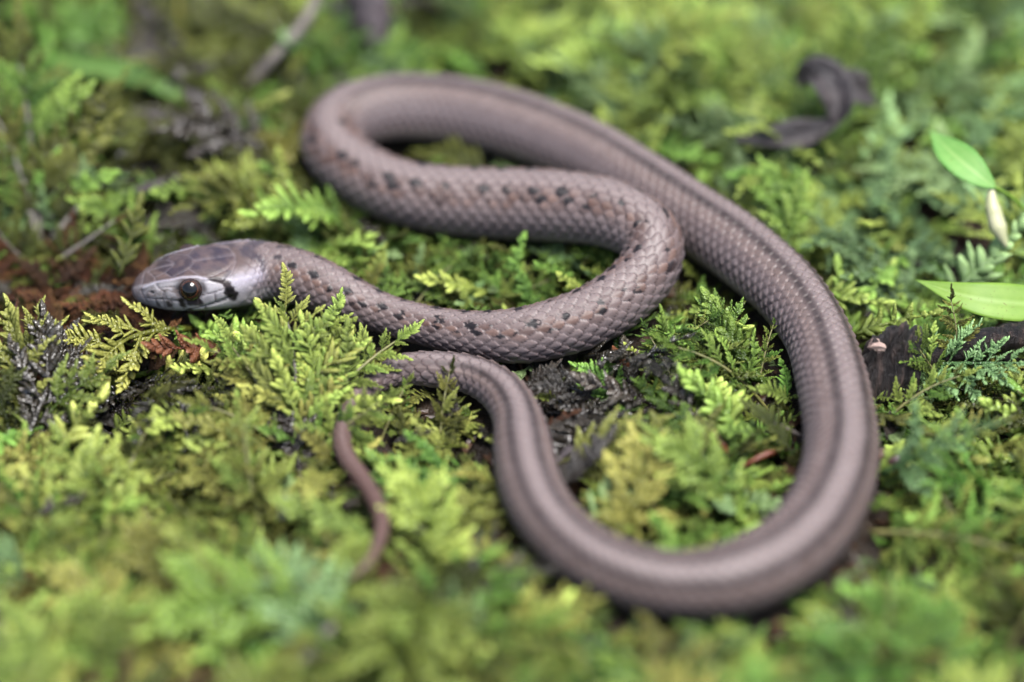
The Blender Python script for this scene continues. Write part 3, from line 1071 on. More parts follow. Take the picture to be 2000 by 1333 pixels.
def clear_of_snake(P, rad, margin=0.02):
    """P: (k, m, 3) sample points, rad (k,) their thickness; True where all points stay outside the body"""
    ok = np.ones(len(P), bool)
    B3, Br = BODY_PTS[:, :3], BODY_PTS[:, 3]
    for c0 in range(0, len(P), 800):
        blk_ = P[c0:c0 + 800]
        lo, hi = blk_.reshape(-1, 3).min(0) - 0.6, blk_.reshape(-1, 3).max(0) + 0.6
        d = np.linalg.norm(blk_[:, :, None, :] - B3[None, None], axis=-1) - Br
        ok[c0:c0 + 800] = (d.min(-1) > (rad[c0:c0 + 800, None] + margin)).all(1)
    return ok


def below_body(P):
    """sprigs right beside the body must not stand taller than it"""
    ok = np.ones(len(P), bool)
    for c0 in range(0, len(P), 800):
        b_ = P[c0:c0 + 800]
        d = np.hypot(b_[:, :, None, 0] - BODY_PTS[:, 0], b_[:, :, None, 1] - BODY_PTS[:, 1])
        k_ = d.argmin(-1)
        dm = d.min(-1)
        lim = BODY_PTS[k_, 2] + 0.25 * BODY_PTS[k_, 3] + 1.2 * np.maximum(dm - BODY_PTS[k_, 3] - 0.10, 0)
        ok[c0:c0 + 800] = (b_[..., 2] < lim).all(1)
    return ok


def carpet(n_, ylo, yhi, xw, lmin, lmax, elev, zoff, small, seed, x0=0.0, gaps=1.0):
    r = np.random.default_rng(seed)
    x = x0 + (r.random(n_) * 2 - 1) * xw
    y = ylo + (yhi - ylo) * r.random(n_)
    L = lmin + (lmax - lmin) * r.random(n_)**1.4
    az = r.random(n_) * 2 * np.pi
    el = np.radians(elev[0] + (elev[1] - elev[0]) * r.random(n_))
    z = ground_z(x, y) + zoff[0] + (zoff[1] - zoff[0]) * r.random(n_)
    Y = np.stack([np.cos(az) * np.cos(el), np.sin(az) * np.cos(el), np.sin(el)], 1)
    zh = np.stack([0.45 * (r.random(n_) - 0.5), 0.45 * (r.random(n_) - 0.5) - 0.25, np.ones(n_)], 1)
    zh = zh - Y * (zh * Y).sum(1)[:, None]
    zh /= np.linalg.norm(zh, axis=1)[:, None]
    Xv = np.cross(Y, zh)
    base = np.stack([x, y, z], 1)
    wdt = np.where(small, 0.24, 0.36) if not isinstance(small, bool) else (0.24 if small else 0.36)
    ts = np.array([(0, .05), (0, .3), (0, .55), (0, .8), (0, 1.0), (-1, .35), (1, .35), (-1, .65), (1, .65), (-.5, .5), (.5, .5)])
    P = base[:, None] + L[:, None, None] * (ts[None, :, 1:2] * Y[:, None] + wdt * ts[None, :, 0:1] * Xv[:, None])
    ok = clear_of_snake(P, 0.02 + 0.03 * L) & below_body(P)
    gap = fbm(x * 0.95 + 20, y * 0.95 + 5, 61, 3)
    ok &= gap > (0.33 + 0.15 * r.random(n_)) * gaps
    mid_ = base + (0.55 * L)[:, None] * Y
    pal = palette_weights(mid_[:, 0], mid_[:, 1])
    pal[:, [0, 1, 5, 6]] *= np.where(pal[:, 3] > 0.35, 0.0, 1.0)[:, None]      # nothing fresh in the dead patch
    pal /= pal.sum(1)[:, None]
    cum = np.cumsum(pal, 1)
    mi = (r.random(n_)[:, None] > cum).sum(1).clip(0, len(MATS) - 1)
    si = np.where(small, 5 + r.integers(0, 4, n_), r.integers(0, 5, n_))
    # euler from the rotation matrix, columns X Y Z
    Rm = np.stack([Xv, Y, zh], -1)
    ey = np.arcsin(np.clip(-Rm[:, 2, 0], -1, 1))
    ex = np.arctan2(Rm[:, 2, 1], Rm[:, 2, 2])
    ez = np.arctan2(Rm[:, 1, 0], Rm[:, 0, 0])
    return base[ok], np.stack([ex, ey, ez], 1)[ok], L[ok], (mi * NSH + si)[ok]


lo_, hi_ = at(900, 600, 0), at(900, 440, 0)
parts_ = [carpet(1050, -8.5, 10, 9, 1.1, 2.1, (-5, 28), (0.0, 0.24), False, 1),
          carpet(3600, -8.5, 10, 9, 0.6, 1.2, (0, 40), (0.0, 0.40), True, 2),
          carpet(1500, -7, 8.5, 8, 0.8, 1.5, (5, 40), (0.08, 0.36), False, 3),
          carpet(5500, -5.5, 6, 6.5, 0.30, 0.60, (-5, 45), (0.0, 0.26), True, 4, gaps=0.7),
          carpet(500, lo_[1], hi_[1], 1.9, 0.3, 0.6, (0, 60), (0.0, 0.25), True, 5, lo_[0], 0.0),
          carpet(500, at(0, 700, 0)[1], at(0, 420, 0)[1], 1.0, 0.3, 0.6, (0, 22), (0.0, 0.20), True, 6, at(120, 560, 0)[0], 0.0)]
cP, cR, cS, cI = [np.concatenate([q[k_] for q in parts_]) for k_ in range(4)]
me = bpy.data.meshes.new('moss_points')
me.vertices.add(len(cP))
me.vertices.foreach_set('co', cP.astype(np.float32).ravel())
vattr(me, 'rot', cR, 'FLOAT_VECTOR')
vattr(me, 'scl', cS)
a_ = me.attributes.new('idx', 'INT', 'POINT')
a_.data.foreach_set('value', cI.astype(np.int32))
moss = obj('moss_carpet', me, label='dense carpet of green and yellow fern moss covering the ground', cat='moss', kind='stuff')
ng = bpy.data.node_groups.new('moss_scatter', 'GeometryNodeTree')
ng.interface.new_socket('Geometry', in_out='INPUT', socket_type='NodeSocketGeometry')
ng.interface.new_socket('Geometry', in_out='OUTPUT', socket_type='NodeSocketGeometry')
gi = ng.nodes.new('NodeGroupInput')
go = ng.nodes.new('NodeGroupOutput')
ci = ng.nodes.new('GeometryNodeCollectionInfo')
ci.inputs['Collection'].default_value = protos
ci.inputs['Separate Children'].default_value = True
ci.inputs['Reset Children'].default_value = True
iop = ng.nodes.new('GeometryNodeInstanceOnPoints')
iop.inputs['Pick Instance'].default_value = True


def named(n_, t_):
    q = ng.nodes.new('GeometryNodeInputNamedAttribute')
    q.data_type = t_
    q.inputs['Name'].default_value = n_
    return q.outputs['Attribute']


ng.links.new(gi.outputs[0], iop.inputs['Points'])
ng.links.new(ci.outputs[0], iop.inputs['Instance'])
ng.links.new(named('idx', 'INT'), iop.inputs['Instance Index'])
ng.links.new(named('rot', 'FLOAT_VECTOR'), iop.inputs['Rotation'])
ng.links.new(named('scl', 'FLOAT'), iop.inputs['Scale'])
ng.links.new(iop.outputs[0], go.inputs[0])
md_ = moss.modifiers.new('scatter', 'NODES')
md_.node_group = ng

# ------------------------------------------------------------------ fronds that stand out of the carpet
M_PALE = moss_mat('moss_bleached', (0.26, 0.27, 0.12), (0.52, 0.50, 0.30), trans=0.2)
_cache = {}


def branch_mesh(pi, mat):
    key = (pi, mat.name)
    if key not in _cache:
        _cache[key] = PINNA[pi].mesh('branch', mat)
    return _cache[key]


def frond(label, base, tip, facing, seed, npair, plen, mat, stem_mat=None, ang=58, curl=0.35, taper=True, group=None, thick=1.0, mat2=None):
    """one moss frond: an empty at its foot, its stem and every side branch a mesh of its own"""
    base = np.asarray(base, float)
    tip = np.asarray(tip, float)
    L = np.linalg.norm(tip - base)
    M3 = rot_to(tip - base, facing)
    e = obj('moss_frond', None, label=label, cat='moss frond', group=group)
    m = Matrix.Identity(4)
    for a_i in range(3):
        for b_i in range(3):
            m[a_i][b_i] = M3[a_i, b_i] * L
        m[a_i][3] = base[a_i]
    e.matrix_world = m
    stem, rad, br = frond_layout(seed, npair, plen, ang, curl, taper)
    V, F = tube(stem, rad * thick, 6)
    obj('stem', mesh_np('stem', V, F, True, stem_mat or M_STEMG), e)
    rr = random.Random(seed)
    for (pi, Mb) in br:
        b = obj('branch', branch_mesh(pi, mat2 if (mat2 and rr.random() < 0.4) else mat), e)
        b.matrix_local = Matrix(Mb.tolist())
    return e


CAMW = -FWD
UPZ = np.array([0, 0, 1.0])
HERO = [
    # label, base px + z, tip px + z, facing mix (camera, up), seed, pairs, branch length, material, stem, angle, curl
    ('broad bright green moss frond fanned out in front of the snake\'s neck', (572, 880, -.05), (540, 590, .70), (1.0, .7), 41, 10, .64, M_LIME, M_STEMD, 52, .30, M_YELLOW),
    ('bright lime frond touching the snake\'s neck beside the broad bright frond', (580, 880, -.05), (640, 622, .62), (1.0, .7), 43, 9, .62, M_LIME, M_STEMD, 52, .30, M_LIME),
    ('bright green frond with its tip pointing along the snake\'s neck', (585, 860, -.05), (792, 662, .50), (1.0, .8), 44, 10, .46, M_LIME, None, 56, .2, M_LIME),
    ('bright green frond spreading below the snake\'s jaw', (575, 870, -.05), (440, 660, .55), (1.0, .8), 45, 10, .52, M_LIME, None, 56, .25, M_YELLOW),
    ('lime frond hiding the bend of the thin tail', (590, 885, -.05), (748, 775, .52), (1.0, .8), 47, 9, .54, M_LIME, None, 58, .25, M_GREEN),
    ('yellowish frond spreading low in front of the tail\'s curl', (560, 880, -.05), (370, 790, .42), (1.0, .5), 46, 10, .46, M_YELLOW, None, 58, .4, M_LIME),
    ('olive frond leaning outward from the tall feathery olive frond', (60, 475, -.1), (215, 185, 1.0), (1.0, .3), 81, 10, .44, M_OLIVE, M_STEMD, 58, .2, M_GREEN),
    ('green frond crossing behind the tall feathery olive frond', (70, 470, -.1), (-30, 215, .95), (1.0, .3), 82, 9, .46, M_GREEN, M_STEM, 58, .2, M_OLIVE),
    ('mint frond arching low over the short dark twig', (85, 490, -.1), (245, 325, .60), (1.0, .4), 83, 9, .46, M_MINT, M_STEM, 58, .3, M_OLIVE),
    ('brownish olive frond low above the rust-brown moss', (95, 520, -.1), (225, 425, .42), (1.0, .4), 84, 9, .48, M_OLIVE, M_STEM, 58, .3, M_RUST),
    ('olive frond drooping at the foot of the tall feathery olive frond', (70, 530, -.1), (-30, 400, .45), (1.0, .4), 85, 9, .48, M_OLIVE, M_STEMD, 58, .3, M_RUST),
    ('tall feathery olive frond over the rust-brown moss behind the snout', (80, 480, -.1), (30, 100, 1.30), (1.0, .2), 52, 13, .60, M_OLIVE, M_STEMD, 58, .10, M_GREEN),
    ('thin grey-stemmed olive frond next to the tall feathery olive frond', (186, 335, -.1), (165, 165, .85), (1.0, .2), 53, 7, .40, M_OLIVE, M_STEM, 58, .3, M_GREEN),
    ('single bright green sprig between the snake\'s neck and its folded middle coil', (812, 596, .05), (895, 512, .28), (.6, 1.0), 54, 7, .22, M_GREEN, None, 50, .3, M_LIME),
    ('spreading green frond inside the bend behind the neck', (950, 600, -.1), (1085, 535, .22), (.7, .8), 55, 8, .42, M_GREEN, None, 60, .3, M_LIME),
    ('lime frond beside the loop where two coils of the snake meet', (1330, 790, -.1), (1262, 650, .42), (1.0, .5), 56, 7, .50, M_LIME, None, 60, .3, M_GREEN),
    ('lime frond with its tip bent toward the rear coil', (1365, 765, -.1), (1425, 622, .40), (1.0, .5), 57, 8, .46, M_LIME, None, 60, .3, M_GREEN),
    ('comb-like green sprig leaning on the inner side of the rear coil', (1478, 770, -.1), (1515, 628, .40), (1.0, .3), 58, 8, .30, M_LIME, None, 48, .2, M_GREEN),
    ('green frond growing below the lime fronds inside the big loop', (1400, 850, -.15), (1330, 755, .25), (.9, .7), 59, 7, .52, M_GREEN, None, 62, .4, M_LIME),
    ('yellow-green sprig overlapping the edge of the tapering tail', (858, 862, -.1), (884, 712, .40), (1.0, .3), 60, 6, .36, M_YELLOW, None, 48, .3, M_OLIVE),
    ('lime sprig in the curl of the tail', (742, 868, -.1), (800, 742, .36), (1.0, .3), 61, 7, .38, M_LIME, None, 55, .3, M_YELLOW),
    ('bleached cream moss sprig beside the black wet moss', (1238, 940, -.15), (1222, 812, .30), (1.0, .3), 62, 9, .22, M_PALE, None, 50, .15, None),
    ('wet green frond spreading over the bark chip', (1835, 745, .0), (1760, 640, .62), (1.0, .6), 63, 7, .52, M_LIME, None, 60, .3, M_GREEN),
    ('yellow-tipped frond standing over the wet dark stick', (1862, 740, -.05), (1850, 580, .70), (1.0, .4), 64, 8, .40, M_YELLOW, None, 60, .3, M_OLIVE),
    ('flat glossy green frond below the bark chip', (1720, 830, -.1), (1890, 735, .36), (.8, .8), 65, 9, .42, M_LIME, None, 58, .3, M_GREEN),
    ('pale yellow frond fanning out beside the brown seed', (1760, 880, -.1), (1960, 810, .30), (.7, .9), 66, 9, .40, M_YELLOW, None, 58, .3, M_LIME),
    ('long lime frond running from under the snake\'s outer bend', (1700, 1040, -.05), (1990, 1075, .20), (.7, .9), 67, 10, .34, M_LIME, None, 62, .3, M_GREEN),
    ('yellow open-fingered sprig at the edge of the wet black patch', (205, 1010, -.1), (195, 890, .42), (1.0, .3), 68, 5, .42, M_YELLOW, None, 38, .2, None),
    ('bright frond lying under the snake\'s chin', (440, 725, -.15), (335, 655, .05), (.6, 1.0), 69, 8, .40, M_GREEN, None, 60, .4, M_LIME),
    ('olive comb-shaped sprig drooping over the rust moss', (250, 720, -.1), (160, 745, .20), (.9, .5), 70, 8, .30, M_OLIVE, None, 60, .4, M_OLIVE),
    ('reddish dead frond with a dark red stem beside the snout', (20, 690, -.1), (38, 580, .30), (1.0, .3), 71, 6, .22, M_RUST, M_STEMR, 45, .2, None),
    ('matted rust-red dead frond touching the snout', (120, 640, -.15), (235, 600, .02), (.5, 1), 72, 7, .45, M_RUST, M_STEMR, 60, .4, None),
    ('black wet needle-like frond under the front coil', (1225, 850, -.1), (1175, 715, .25), (1.0, .3), 73, 8, .30, M_WET, M_STEM, 40, .2, None),
    ('black wet frond beside the tapering rear body', (1130, 850, -.1), (1095, 740, .20), (1.0, .4), 74, 7, .36, M_WET, M_STEM, 45, .3, None)]
for (lb, b_, t_, fm, sd_, np_, pl_, mt_, sm_, an_, cu_, m2_) in HERO:
    frond(lb, at(*b_), at(*t_), CAMW * fm[0] + UPZ * fm[1], sd_, np_, pl_, mt_, sm_, an_, cu_, True, mat2=m2_, thick=1.15 if sm_ is M_STEM else 0.8)

# further fronds that rise above the carpet, one object each
r5 = np.random.default_rng(77)
NAMES = {0: ('fresh green moss frond', M_GREEN, M_LIME), 1: ('lime green moss frond', M_LIME, M_GREEN), 2: ('olive moss frond', M_OLIVE, M_YELLOW),
         3: ('rust-brown dead moss frond', M_RUST, M_RUST), 5: ('pale mint moss frond', M_MINT, M_GREEN), 6: ('yellow moss frond', M_YELLOW, M_LIME)}
MARKS = [(255, 590, 'by the tip of the snake\'s snout'), (430, 440, 'behind the snake\'s head'), (430, 640, 'below the snake\'s jaw'), (860, 560, 'between the neck and the middle coil'),
         (1080, 760, 'below the front coil'), (1370, 560, 'between the tight bend and the rear coil'), (560, 300, 'outside the folded end of the coil'), (850, 110, 'behind the topmost coil'),
         (1280, 260, 'behind the middle of the topmost coil'), (1700, 620, 'outside the rear coil'), (1250, 1270, 'in front of the big front bend'), (1740, 1010, 'outside the outer bend'),
         (1300, 960, 'inside the big loop'), (680, 1170, 'at the tip of the tail'), (930, 930, 'between the tail and the rear body'), (1560, 250, 'by the dark curled leaf'),
         (540, 100, 'by the pale slanting twig'), (724, 40, 'by the dark wood stub'), (1900, 330, 'by the seedling'), (1880, 560, 'by the broad yellow-green leaf'), (1735, 720, 'by the bark chip'),
         (1940, 690, 'by the wet black stick'), (1755, 910, 'by the oval seed'), (306, 372, 'by the short dark twig'), (230, 150, 'by the arching grass blade'), (78, 480, 'by the tall feathery olive frond'),
         (110, 650, 'in the rust-brown moss'), (330, 800, 'by the black wet moss patch'), (558, 990, 'by the greyish violet fragment'), (610, 1270, 'by the blurred grey twig'),
         (560, 850, 'at the foot of the broad bright frond'), (200, 1010, 'by the open-fingered yellow sprig'), (1700, 1180, 'by the hair-thin pale stalk'), (1230, 930, 'by the bleached cream sprig')]
MARKG = [at(u_, v_, 0)[:2] for (u_, v_, t_) in MARKS]
KEEP = [(260, 480, 90), (120, 300, 170), (60, 650, 130), (130, 660, 90), (1500, 310, 90), (1620, 250, 110), (722, 40, 75), (1730, 690, 90), (1860, 665, 70), (1960, 650, 70), (1870, 310, 80), (1950, 420, 60), (1850, 570, 70), (1950, 590, 60), (310, 360, 60),
        (1752, 900, 40), (1190, 800, 100), (200, 600, 110), (690, 900, 80), (740, 1010, 80), (690, 1120, 60), (540, 90, 80), (600, 20, 60), (558, 985, 40)]
done = 0
used_ = set()
for tr_ in range(900):
    u, v = r5.uniform(-40, 2040), r5.uniform(-20, 1390)
    b3 = at(u, v, 0)
    b3[2] = float(ground_z(np.array([b3[0]]), np.array([b3[1]]))[0]) + 0.05
    az, el, L = r5.uniform(0, 2 * np.pi), R(r5.uniform(25, 60)), r5.uniform(1.0, 1.7)
    Y = np.array([math.cos(az) * math.cos(el), math.sin(az) * math.cos(el), math.sin(el)])
    M3 = rot_to(Y, CAMW * .5 + UPZ)
    ts = np.array([(0, .1), (0, .3), (0, .5), (0, .7), (0, .9), (0, 1.0), (-1, .3), (1, .3), (-1, .5), (1, .5), (-.6, .8), (.6, .8)])
    P = b3 + L * (ts[:, 1:2] * Y + .38 * ts[:, :1] * M3[:, 0])
    # stay clear of the snake, and do not stand in front of it
    if not (clear_of_snake(P[None], np.array([.08]))[0] and below_body(P[None])[0]):
        continue
    pq = proj(P)
    bq = proj(BODY_PTS[:, :3])
    hp = BODY_PTS[:, 3] * 186
    if (np.hypot(pq[:, None, 0] - bq[None, :, 0], pq[:, None, 1] - bq[None, :, 1]) < hp + 12).any():
        continue
    if any((np.hypot(pq[:, 0] - ux, pq[:, 1] - vx) < rx).any() for (ux, vx, rx) in KEEP):
        continue
    w = palette_weights(b3[None, 0:1].ravel(), b3[None, 1:2].ravel())[0].copy()
    w[4] = 0
    mi = int(r5.choice(7, p=w / w.sum()))
    lb, m1, m2 = NAMES[mi]
    if mi == 3:
        continue
    qd = [math.hypot(b3[0] - g_[0], b3[1] - g_[1]) for g_ in MARKG]
    k_ = int(np.argmin(qd))
    lb = ('big ' if L > 1.45 else 'small ' if L < 1.2 else '') + lb + ' ' + MARKS[k_][2]
    if lb in used_:
        continue
    used_.add(lb)
    frond(lb, b3, b3 + Y * L, CAMW * .5 + UPZ, 500 + tr_, int(r5.integers(7, 10)), r5.uniform(.34, .46), m1, None, 58, r5.uniform(.2, .6), True, thick=.65, group='moss fronds rising above the carpet', mat2=m2)
    done += 1
    if done >= 70:
        break

# ------------------------------------------------------------------ leaves, wood and litter
def blade(name, pts, width, mat, facing, label=None, cat=None, parent=None, n=26, m=11, fold=0.18, peak=0.45, cup=0.0, brown=None, wave=0.0):
    """a leaf blade with thickness along a 3-D midline"""
    P = curve_pts(pts, n)
    T = np.gradient(P, axis=0)
    T /= np.linalg.norm(T, axis=1)[:, None]
    f = np.asarray(facing, float)
    N = f[None] - T * (T @ f)[:, None]
    N /= np.linalg.norm(N, axis=1)[:, None]
    B = np.cross(T, N)
    t = np.linspace(0, 1, n)
    prof = np.where(t < peak, np.sin(np.pi / 2 * np.clip(t / peak, 0, 1))**0.8, np.cos(np.pi / 2 * np.clip((t - peak) / (1 - peak), 0, 1))**1.15)
    prof = np.maximum(prof, 0.02)
    q = np.linspace(-1, 1, m)
    wv = wave * np.sin(t * 9)[:, None] * q[None]
    off = width * prof[:, None] * (fold * np.abs(q)[None]**1.2 + wv) + 0 * q
    Vt = P[:, None] + (width * prof[:, None] * q[None])[..., None] * B[:, None] + off[..., None] * N[:, None]
    Vb = Vt - 0.010 * N[:, None]
    V = np.concatenate([Vt.reshape(-1, 3), Vb.reshape(-1, 3)])
    i, j = np.meshgrid(np.arange(n - 1), np.arange(m - 1), indexing='ij')
    Qa = np.stack([i * m + j, i * m + j + 1, (i + 1) * m + j + 1, (i + 1) * m + j], -1).reshape(-1, 4)
    Qb = Qa[:, ::-1] + n * m
    rim = [(a * m, (a + 1) * m) for a in range(n - 1)] + [((a + 1) * m + m - 1, a * m + m - 1) for a in range(n - 1)]
    rim += [(a + 1, a) for a in range(m - 1)] + [((n - 1) * m + a, (n - 1) * m + a + 1) for a in range(m - 1)]
    Qr = np.array([(a, b, b + n * m, a + n * m) for a, b in rim])
    me = mesh_np(name, V, np.concatenate([Qa, Qb, Qr]), True, mat)
    vein = np.zeros((n, m))
    for vq in (-.66, -.33, 0, .33, .66):
        vein += np.exp(-((q[None] - vq) / (.12 if vq else .10))**2) * (.55 if vq else 1.0)
    vattr(me, 'vein', np.tile(np.clip(vein, 0, 1).ravel(), 2))
    bw = np.zeros((n, m))
    if brown:
        bw = np.exp(-((t[:, None] - brown[0]) / brown[2])**2 - ((q[None] - brown[1]) / .5)**2)
    vattr(me, 'brown', np.tile(bw.ravel(), 2))
    return obj(name, me, parent, label=label, cat=cat)


def stick(name, pts, rad, mat, label=None, cat=None, parent=None, sides=10, n=24, rough=0.25, seed=1, flat=1.0):
    P = curve_pts(pts, n)
    rr = np.interp(np.linspace(0, 1, n), np.linspace(0, 1, len(rad)), rad)
    V, F = tube(P, rr, sides, rough, seed, True, flat)
    return obj(name, mesh_np(name, V, F, True, mat), parent, label=label, cat=cat)


# seedling with a lance-shaped leaf and a hanging pale bud
sd0 = at(2040, 470, -0.1)
seedling = obj('seedling', None, loc=sd0, label='slim seedling with one pointed green leaf and a hanging cream bud', cat='seedling')
def loc_(p_):
    return np.asarray(p_) - sd0
stick('stem', [loc_(sd0), loc_(at(2010, 420, .55)), loc_(at(1975, 385, .85)), loc_(at(1944, 366, 1.0))], [.03, .025, .022, .018], M_LEAF2, parent=seedling, sides=7, rough=0)
lf = blade('leaf', [loc_(at(1946, 368, 1.0)), loc_(at(1905, 338, 1.12)), loc_(at(1860, 300, 1.18)), loc_(at(1816, 255, 1.12))], .185, M_LEAF, CAMW * .8 + UPZ * .6, parent=seedling, fold=.16, peak=.42)
stick('bud', [loc_(at(1936, 366, .98)), loc_(at(1938, 400, .84)), loc_(at(1948, 440, .68)), loc_(at(1966, 482, .50))], [.03, .085, .095, .02], M_BUD, parent=seedling, sides=12, rough=.06)

gl = blade('leaf', [at(2090, 592, .25), at(2010, 594, .42), at(1900, 582, .54), at(1787, 547, .52)], .21, M_LEAF2, CAMW * .9 + UPZ * .55, 'broad yellow-green leaf lying behind the dark stick', 'leaf', n=34, fold=.10, peak=.42, wave=.05)

# bark chip: a torn slab with a pale broken corner
def slab(name, cx, size, seed, mat, label=None, cat=None, parent=None, rot=(0, 0, 0), rough=.22, grain=3.0):
    n = 14
    pts, idx, Qs = [], {}, []
    def vid(a, b, c):
        k = (a, b, c)
        if k not in idx:
            idx[k] = len(pts)
            p_ = np.array([a, b, c]) / n * 2 - 1
            q = p_ / np.linalg.norm(p_)
            q = q * np.max(np.abs(p_)) * .45 + p_ * .62
            nn = fbm(np.array(q[0] * 1.3 + 4), np.array(q[1] * 1.3 + q[2] * 1.1 + 9), seed) - .45
            n3 = fbm(np.array(q[0] * grain * 2.2 + q[2]), np.array(q[1] * .8 + 3), seed + 7) - .45
            q = q * (1 + rough * 2.2 * float(nn)) + p_ * rough * .9 * float(n3)
            pts.append(q * np.array(size))
        return idx[k]
    for ax_ in range(3):
        for sd_ in (0, n):
            for a in range(n):
                for b in range(n):
                    def mk(u_, v_):
                        k = [0, 0, 0]
                        k[ax_] = sd_
                        k[(ax_ + 1) % 3] = u_
                        k[(ax_ + 2) % 3] = v_
                        return vid(*k)
                    f = [mk(a, b), mk(a + 1, b), mk(a + 1, b + 1), mk(a, b + 1)]
                    Qs.append(f if sd_ else f[::-1])
    me = mesh_np(name, np.array(pts), np.array(Qs), True, mat)
    o = obj(name, me, parent, loc=cx, label=label, cat=cat)
    o.rotation_euler = rot
    return o


bc = obj('bark_chip', None, loc=at(1735, 745, .0), label='torn blackish bark chip leaning beside the snake\'s outer side', cat='bark')
slab('slab', (0, 0, .18), (.26, .13, .36), 5, M_BARK, parent=bc, rot=(R(-28), R(12), R(10)), rough=.5)
slab('slab', (-.16, -.10, .02), (.17, .12, .26), 8, M_BARK, parent=bc, rot=(R(-30), R(-24), R(30)), rough=.34)
slab('broken_corner', (-.15, .02, .48), (.075, .06, .055), 9, M_BARKP, parent=bc, rot=(0, R(20), 0), rough=.3)
stick('dark_stick', [at(1785, 715, .10), at(1850, 690, .18), at(1930, 668, .22), at(2010, 655, .22), at(2110, 640, .16)], [.05, .12, .15, .16, .14], M_BARK, 'wet black stick lying under the yellow-green leaf', 'stick', rough=.30, seed=4, n=40, sides=14)

# curled dead leaf far behind, with a second flap
cl_ = obj('curled_leaf', None, loc=at(1540, 320, .0) + np.array([0, 0, .28]), label='dark grey curled dead leaf lying behind the rear coil', cat='dead leaf')
c0_ = at(1540, 320, .0)
blade('lower_lobe', [at(1432, 312, .25) - c0_, at(1500, 322, .22) - c0_, at(1580, 308, .24) - c0_, at(1632, 275, .40) - c0_, at(1640, 225, .62) - c0_], .17, M_DLEAF, CAMW * .5 + UPZ, parent=cl_, fold=1.0, peak=.35, wave=.35)
blade('upper_lobe', [at(1628, 285, .35) - c0_, at(1632, 235, .60) - c0_, at(1600, 190, .70) - c0_, at(1545, 200, .50) - c0_], .22, M_DLEAF, CAMW + UPZ * .3, parent=cl_, fold=.9, peak=.5, wave=.4)
blade('side_flap', [at(1610, 180, .62) - c0_, at(1650, 205, .50) - c0_, at(1715, 248, .22) - c0_], .17, M_DLEAF, CAMW * .7 + UPZ * .7, parent=cl_, fold=.7, peak=.4, wave=.3)

stick('twig', [at(455, 205, .05), at(500, 150, .40), at(555, 90, .70), at(600, 35, .85), at(630, -40, .95)], [.04, .06, .065, .06, .055], M_TWIG, 'pale dry twig slanting up behind the snake\'s folded coil', 'twig', rough=.2, seed=6)
stick('wood_stub', [at(728, 92, .38), at(724, 50, .55), at(722, 0, .75), at(718, -70, .85)], [.16, .25, .25, .22], M_WOODP, 'dark purple-brown stub of wood standing upright behind the folded coil', 'wood', rough=.35, seed=8, sides=14, n=30)
stick('twig', [at(262, 375, .25), at(300, 364, .30), at(350, 348, .34)], [.045, .055, .05], M_WOODP, 'short dark twig with a flat worn top near the grey-stemmed fronds', 'twig', rough=.15, seed=9)
blade('grass_blade', [at(40, 100, .0), at(150, 128, .30), at(270, 152, .40), at(350, 190, .30), at(392, 232, .0)], .15, M_BLADE, CAMW * .6 + UPZ, 'broad dark green grass blade arching over the olive moss', 'grass blade', fold=.3, peak=.55)
blade('grass_blade', [at(110, 30, .0), at(150, 70, .28), at(170, 120, .05)], .17, M_BLADE, CAMW * .6 + UPZ, 'short dark green grass blade behind the arching blade', 'grass blade', fold=.3, peak=.5)
stick('twig', [at(1478, 808, .22), at(1510, 825, .20), at(1545, 842, .12), at(1585, 862, .0)], [.022, .020, .024, .02], M_TWIG, 'thin grey twig poking out beneath the rear coil', 'twig', sides=7, rough=.2)
stick('moss_stalk', [at(1392, 838, .32), at(1405, 860, .25), at(1420, 885, .12), at(1430, 920, -.1)], [.022, .034, .030, .02], M_STEMR, 'short dark red stalk inside the big loop', 'stalk', sides=7, rough=.2)
stick('bract', [at(1452, 912, .08), at(1480, 895, .16), at(1535, 874, .14)], [.02, .035, .012], M_STEMR, 'reddish brown bract beside the dark red stalk', 'bract', sides=7, rough=.25)
stick('stalk', [at(1662, 1075, .05), at(1680, 1110, .10), at(1697, 1150, .05), at(1705, 1190, -.1)], [.014, .014, .013, .012], M_TWIG, 'hair-thin pale stalk below the outer bend', 'stalk', sides=6, rough=.1)
stick('seed', [at(1733, 904, .20), at(1745, 901, .22), at(1762, 899, .22), at(1773, 897, .20)], [.02, .062, .060, .018], M_SEED, 'glossy dark brown oval seed resting on the moss', 'seed', sides=12, rough=.04, n=14)
stick('wood_fragment', [at(552, 1012, .25), at(556, 990, .36), at(560, 965, .46)], [.05, .08, .04], M_LILAC, 'dark greyish violet fragment in the yellow moss', 'fragment', sides=10, rough=.15)
stick('twig', [at(575, 1320, .2), at(615, 1265, .35), at(650, 1222, .40)], [.05, .055, .04], M_TWIG, 'blurred grey twig in the yellow moss before the tail', 'twig', sides=8, rough=.25, seed=12)
stick('dead_leaf_scrap', [at(1085, 905, .05), at(1110, 880, .12), at(1150, 868, .10)], [.03, .05, .02], M_WOODP, 'pinkish grey scrap of dead leaf beside the rear body', 'leaf scrap', sides=8, rough=.3, flat=.4)

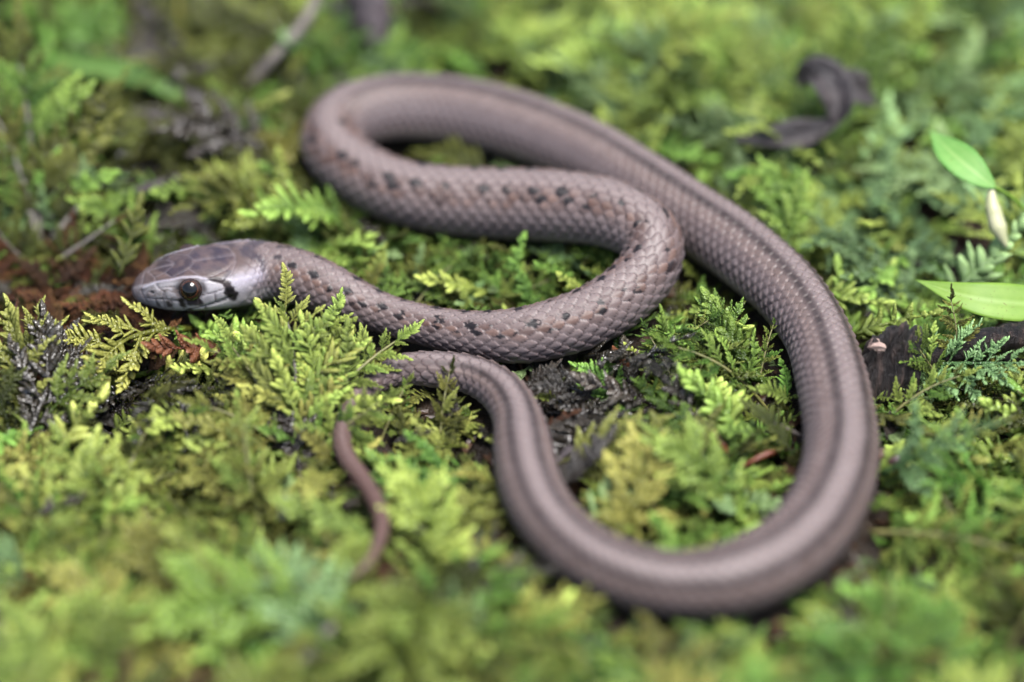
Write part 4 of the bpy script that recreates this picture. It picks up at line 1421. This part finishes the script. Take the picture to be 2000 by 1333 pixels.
# a water drop on the back of the outer bend
mw, nt, p, out = new_mat('water')
p.inputs['Base Color'].default_value = (1, 1, 1, 1)
p.inputs['Roughness'].default_value = 0.02
p.inputs['IOR'].default_value = 1.33
p.inputs['Transmission Weight'].default_value = 1.0
kr = int(np.argmin(np.abs(ring_s - s_of_px(1605, 1005))))
pv = proj(V[kr])
kc = int(np.argmin(np.hypot(pv[:, 0] - 1636, pv[:, 1] - 1030)))
dq = nx[kr, kc] * Bb[kr] + nz[kr, kc] * Nn[kr]
drop = obj('water_drop', cap_mesh('water_drop', .085, 0, 2.2, mw, 0, 20, 12), loc=V[kr, kc] - dq * .03, label='clear water drop sitting on the snake\'s back at the outer bend', cat='water drop')
drop.rotation_euler = Vector(dq).to_track_quat('Z', 'Y').to_euler()
drop.scale = (1.3, 1.0, .7)

# crumbs of dead leaf and bark on the soil
r7 = np.random.default_rng(5)
NL = 5200
lx = r7.uniform(-7.5, 7.5, NL)
ly = r7.uniform(-6.5, 8.5, NL)
lz = ground_z(lx, ly) + r7.uniform(0.0, .10, NL)
Vl, Ql = [], []
for q in range(NL):
    L = r7.uniform(.05, .28)
    W_ = L * r7.uniform(.12, .6)
    az = r7.uniform(0, 2 * np.pi)
    Yd = np.array([math.cos(az), math.sin(az), r7.uniform(-.5, .7)])
    M3 = rot_to(Yd, np.array([r7.uniform(-.8, .8), r7.uniform(-.8, .8), 1]))
    pp = np.array([(-.5, -.5, 0), (.4, -.6, .1), (.6, .4, -.05), (-.3, .6, .12)]) * np.array([W_, L, W_])
    pp = np.concatenate([pp, pp * .9 - np.array([0, 0, .012])]) @ M3.T + np.array([lx[q], ly[q], lz[q]])
    Vl.append(pp)
    b_ = q * 8
    Ql += [(b_, b_ + 1, b_ + 2, b_ + 3), (b_ + 7, b_ + 6, b_ + 5, b_ + 4)] + [(b_ + a, b_ + 4 + a, b_ + 4 + (a + 1) % 4, b_ + (a + 1) % 4) for a in range(4)]
Vl = np.concatenate(Vl)
M_CRUMB = simple_mat('litter', (0.008, 0.005, 0.004), (0.07, 0.038, 0.022), 2.2, .28, .5, .02, None, 0.22)
keep = np.linalg.norm(Vl[:, None, :].reshape(-1, 1, 3)[::8] - BODY_PTS[None, :, :3], axis=-1) - BODY_PTS[None, :, 3]
keep = keep.min(1) > .16
kq = np.repeat(keep, 6)
Ql = np.array(Ql)[kq]
obj('leaf_litter', mesh_np('leaf_litter', Vl, Ql, False, M_CRUMB), label='dark wet crumbs of dead leaves and bark between the moss', cat='leaf litter', kind='stuff')
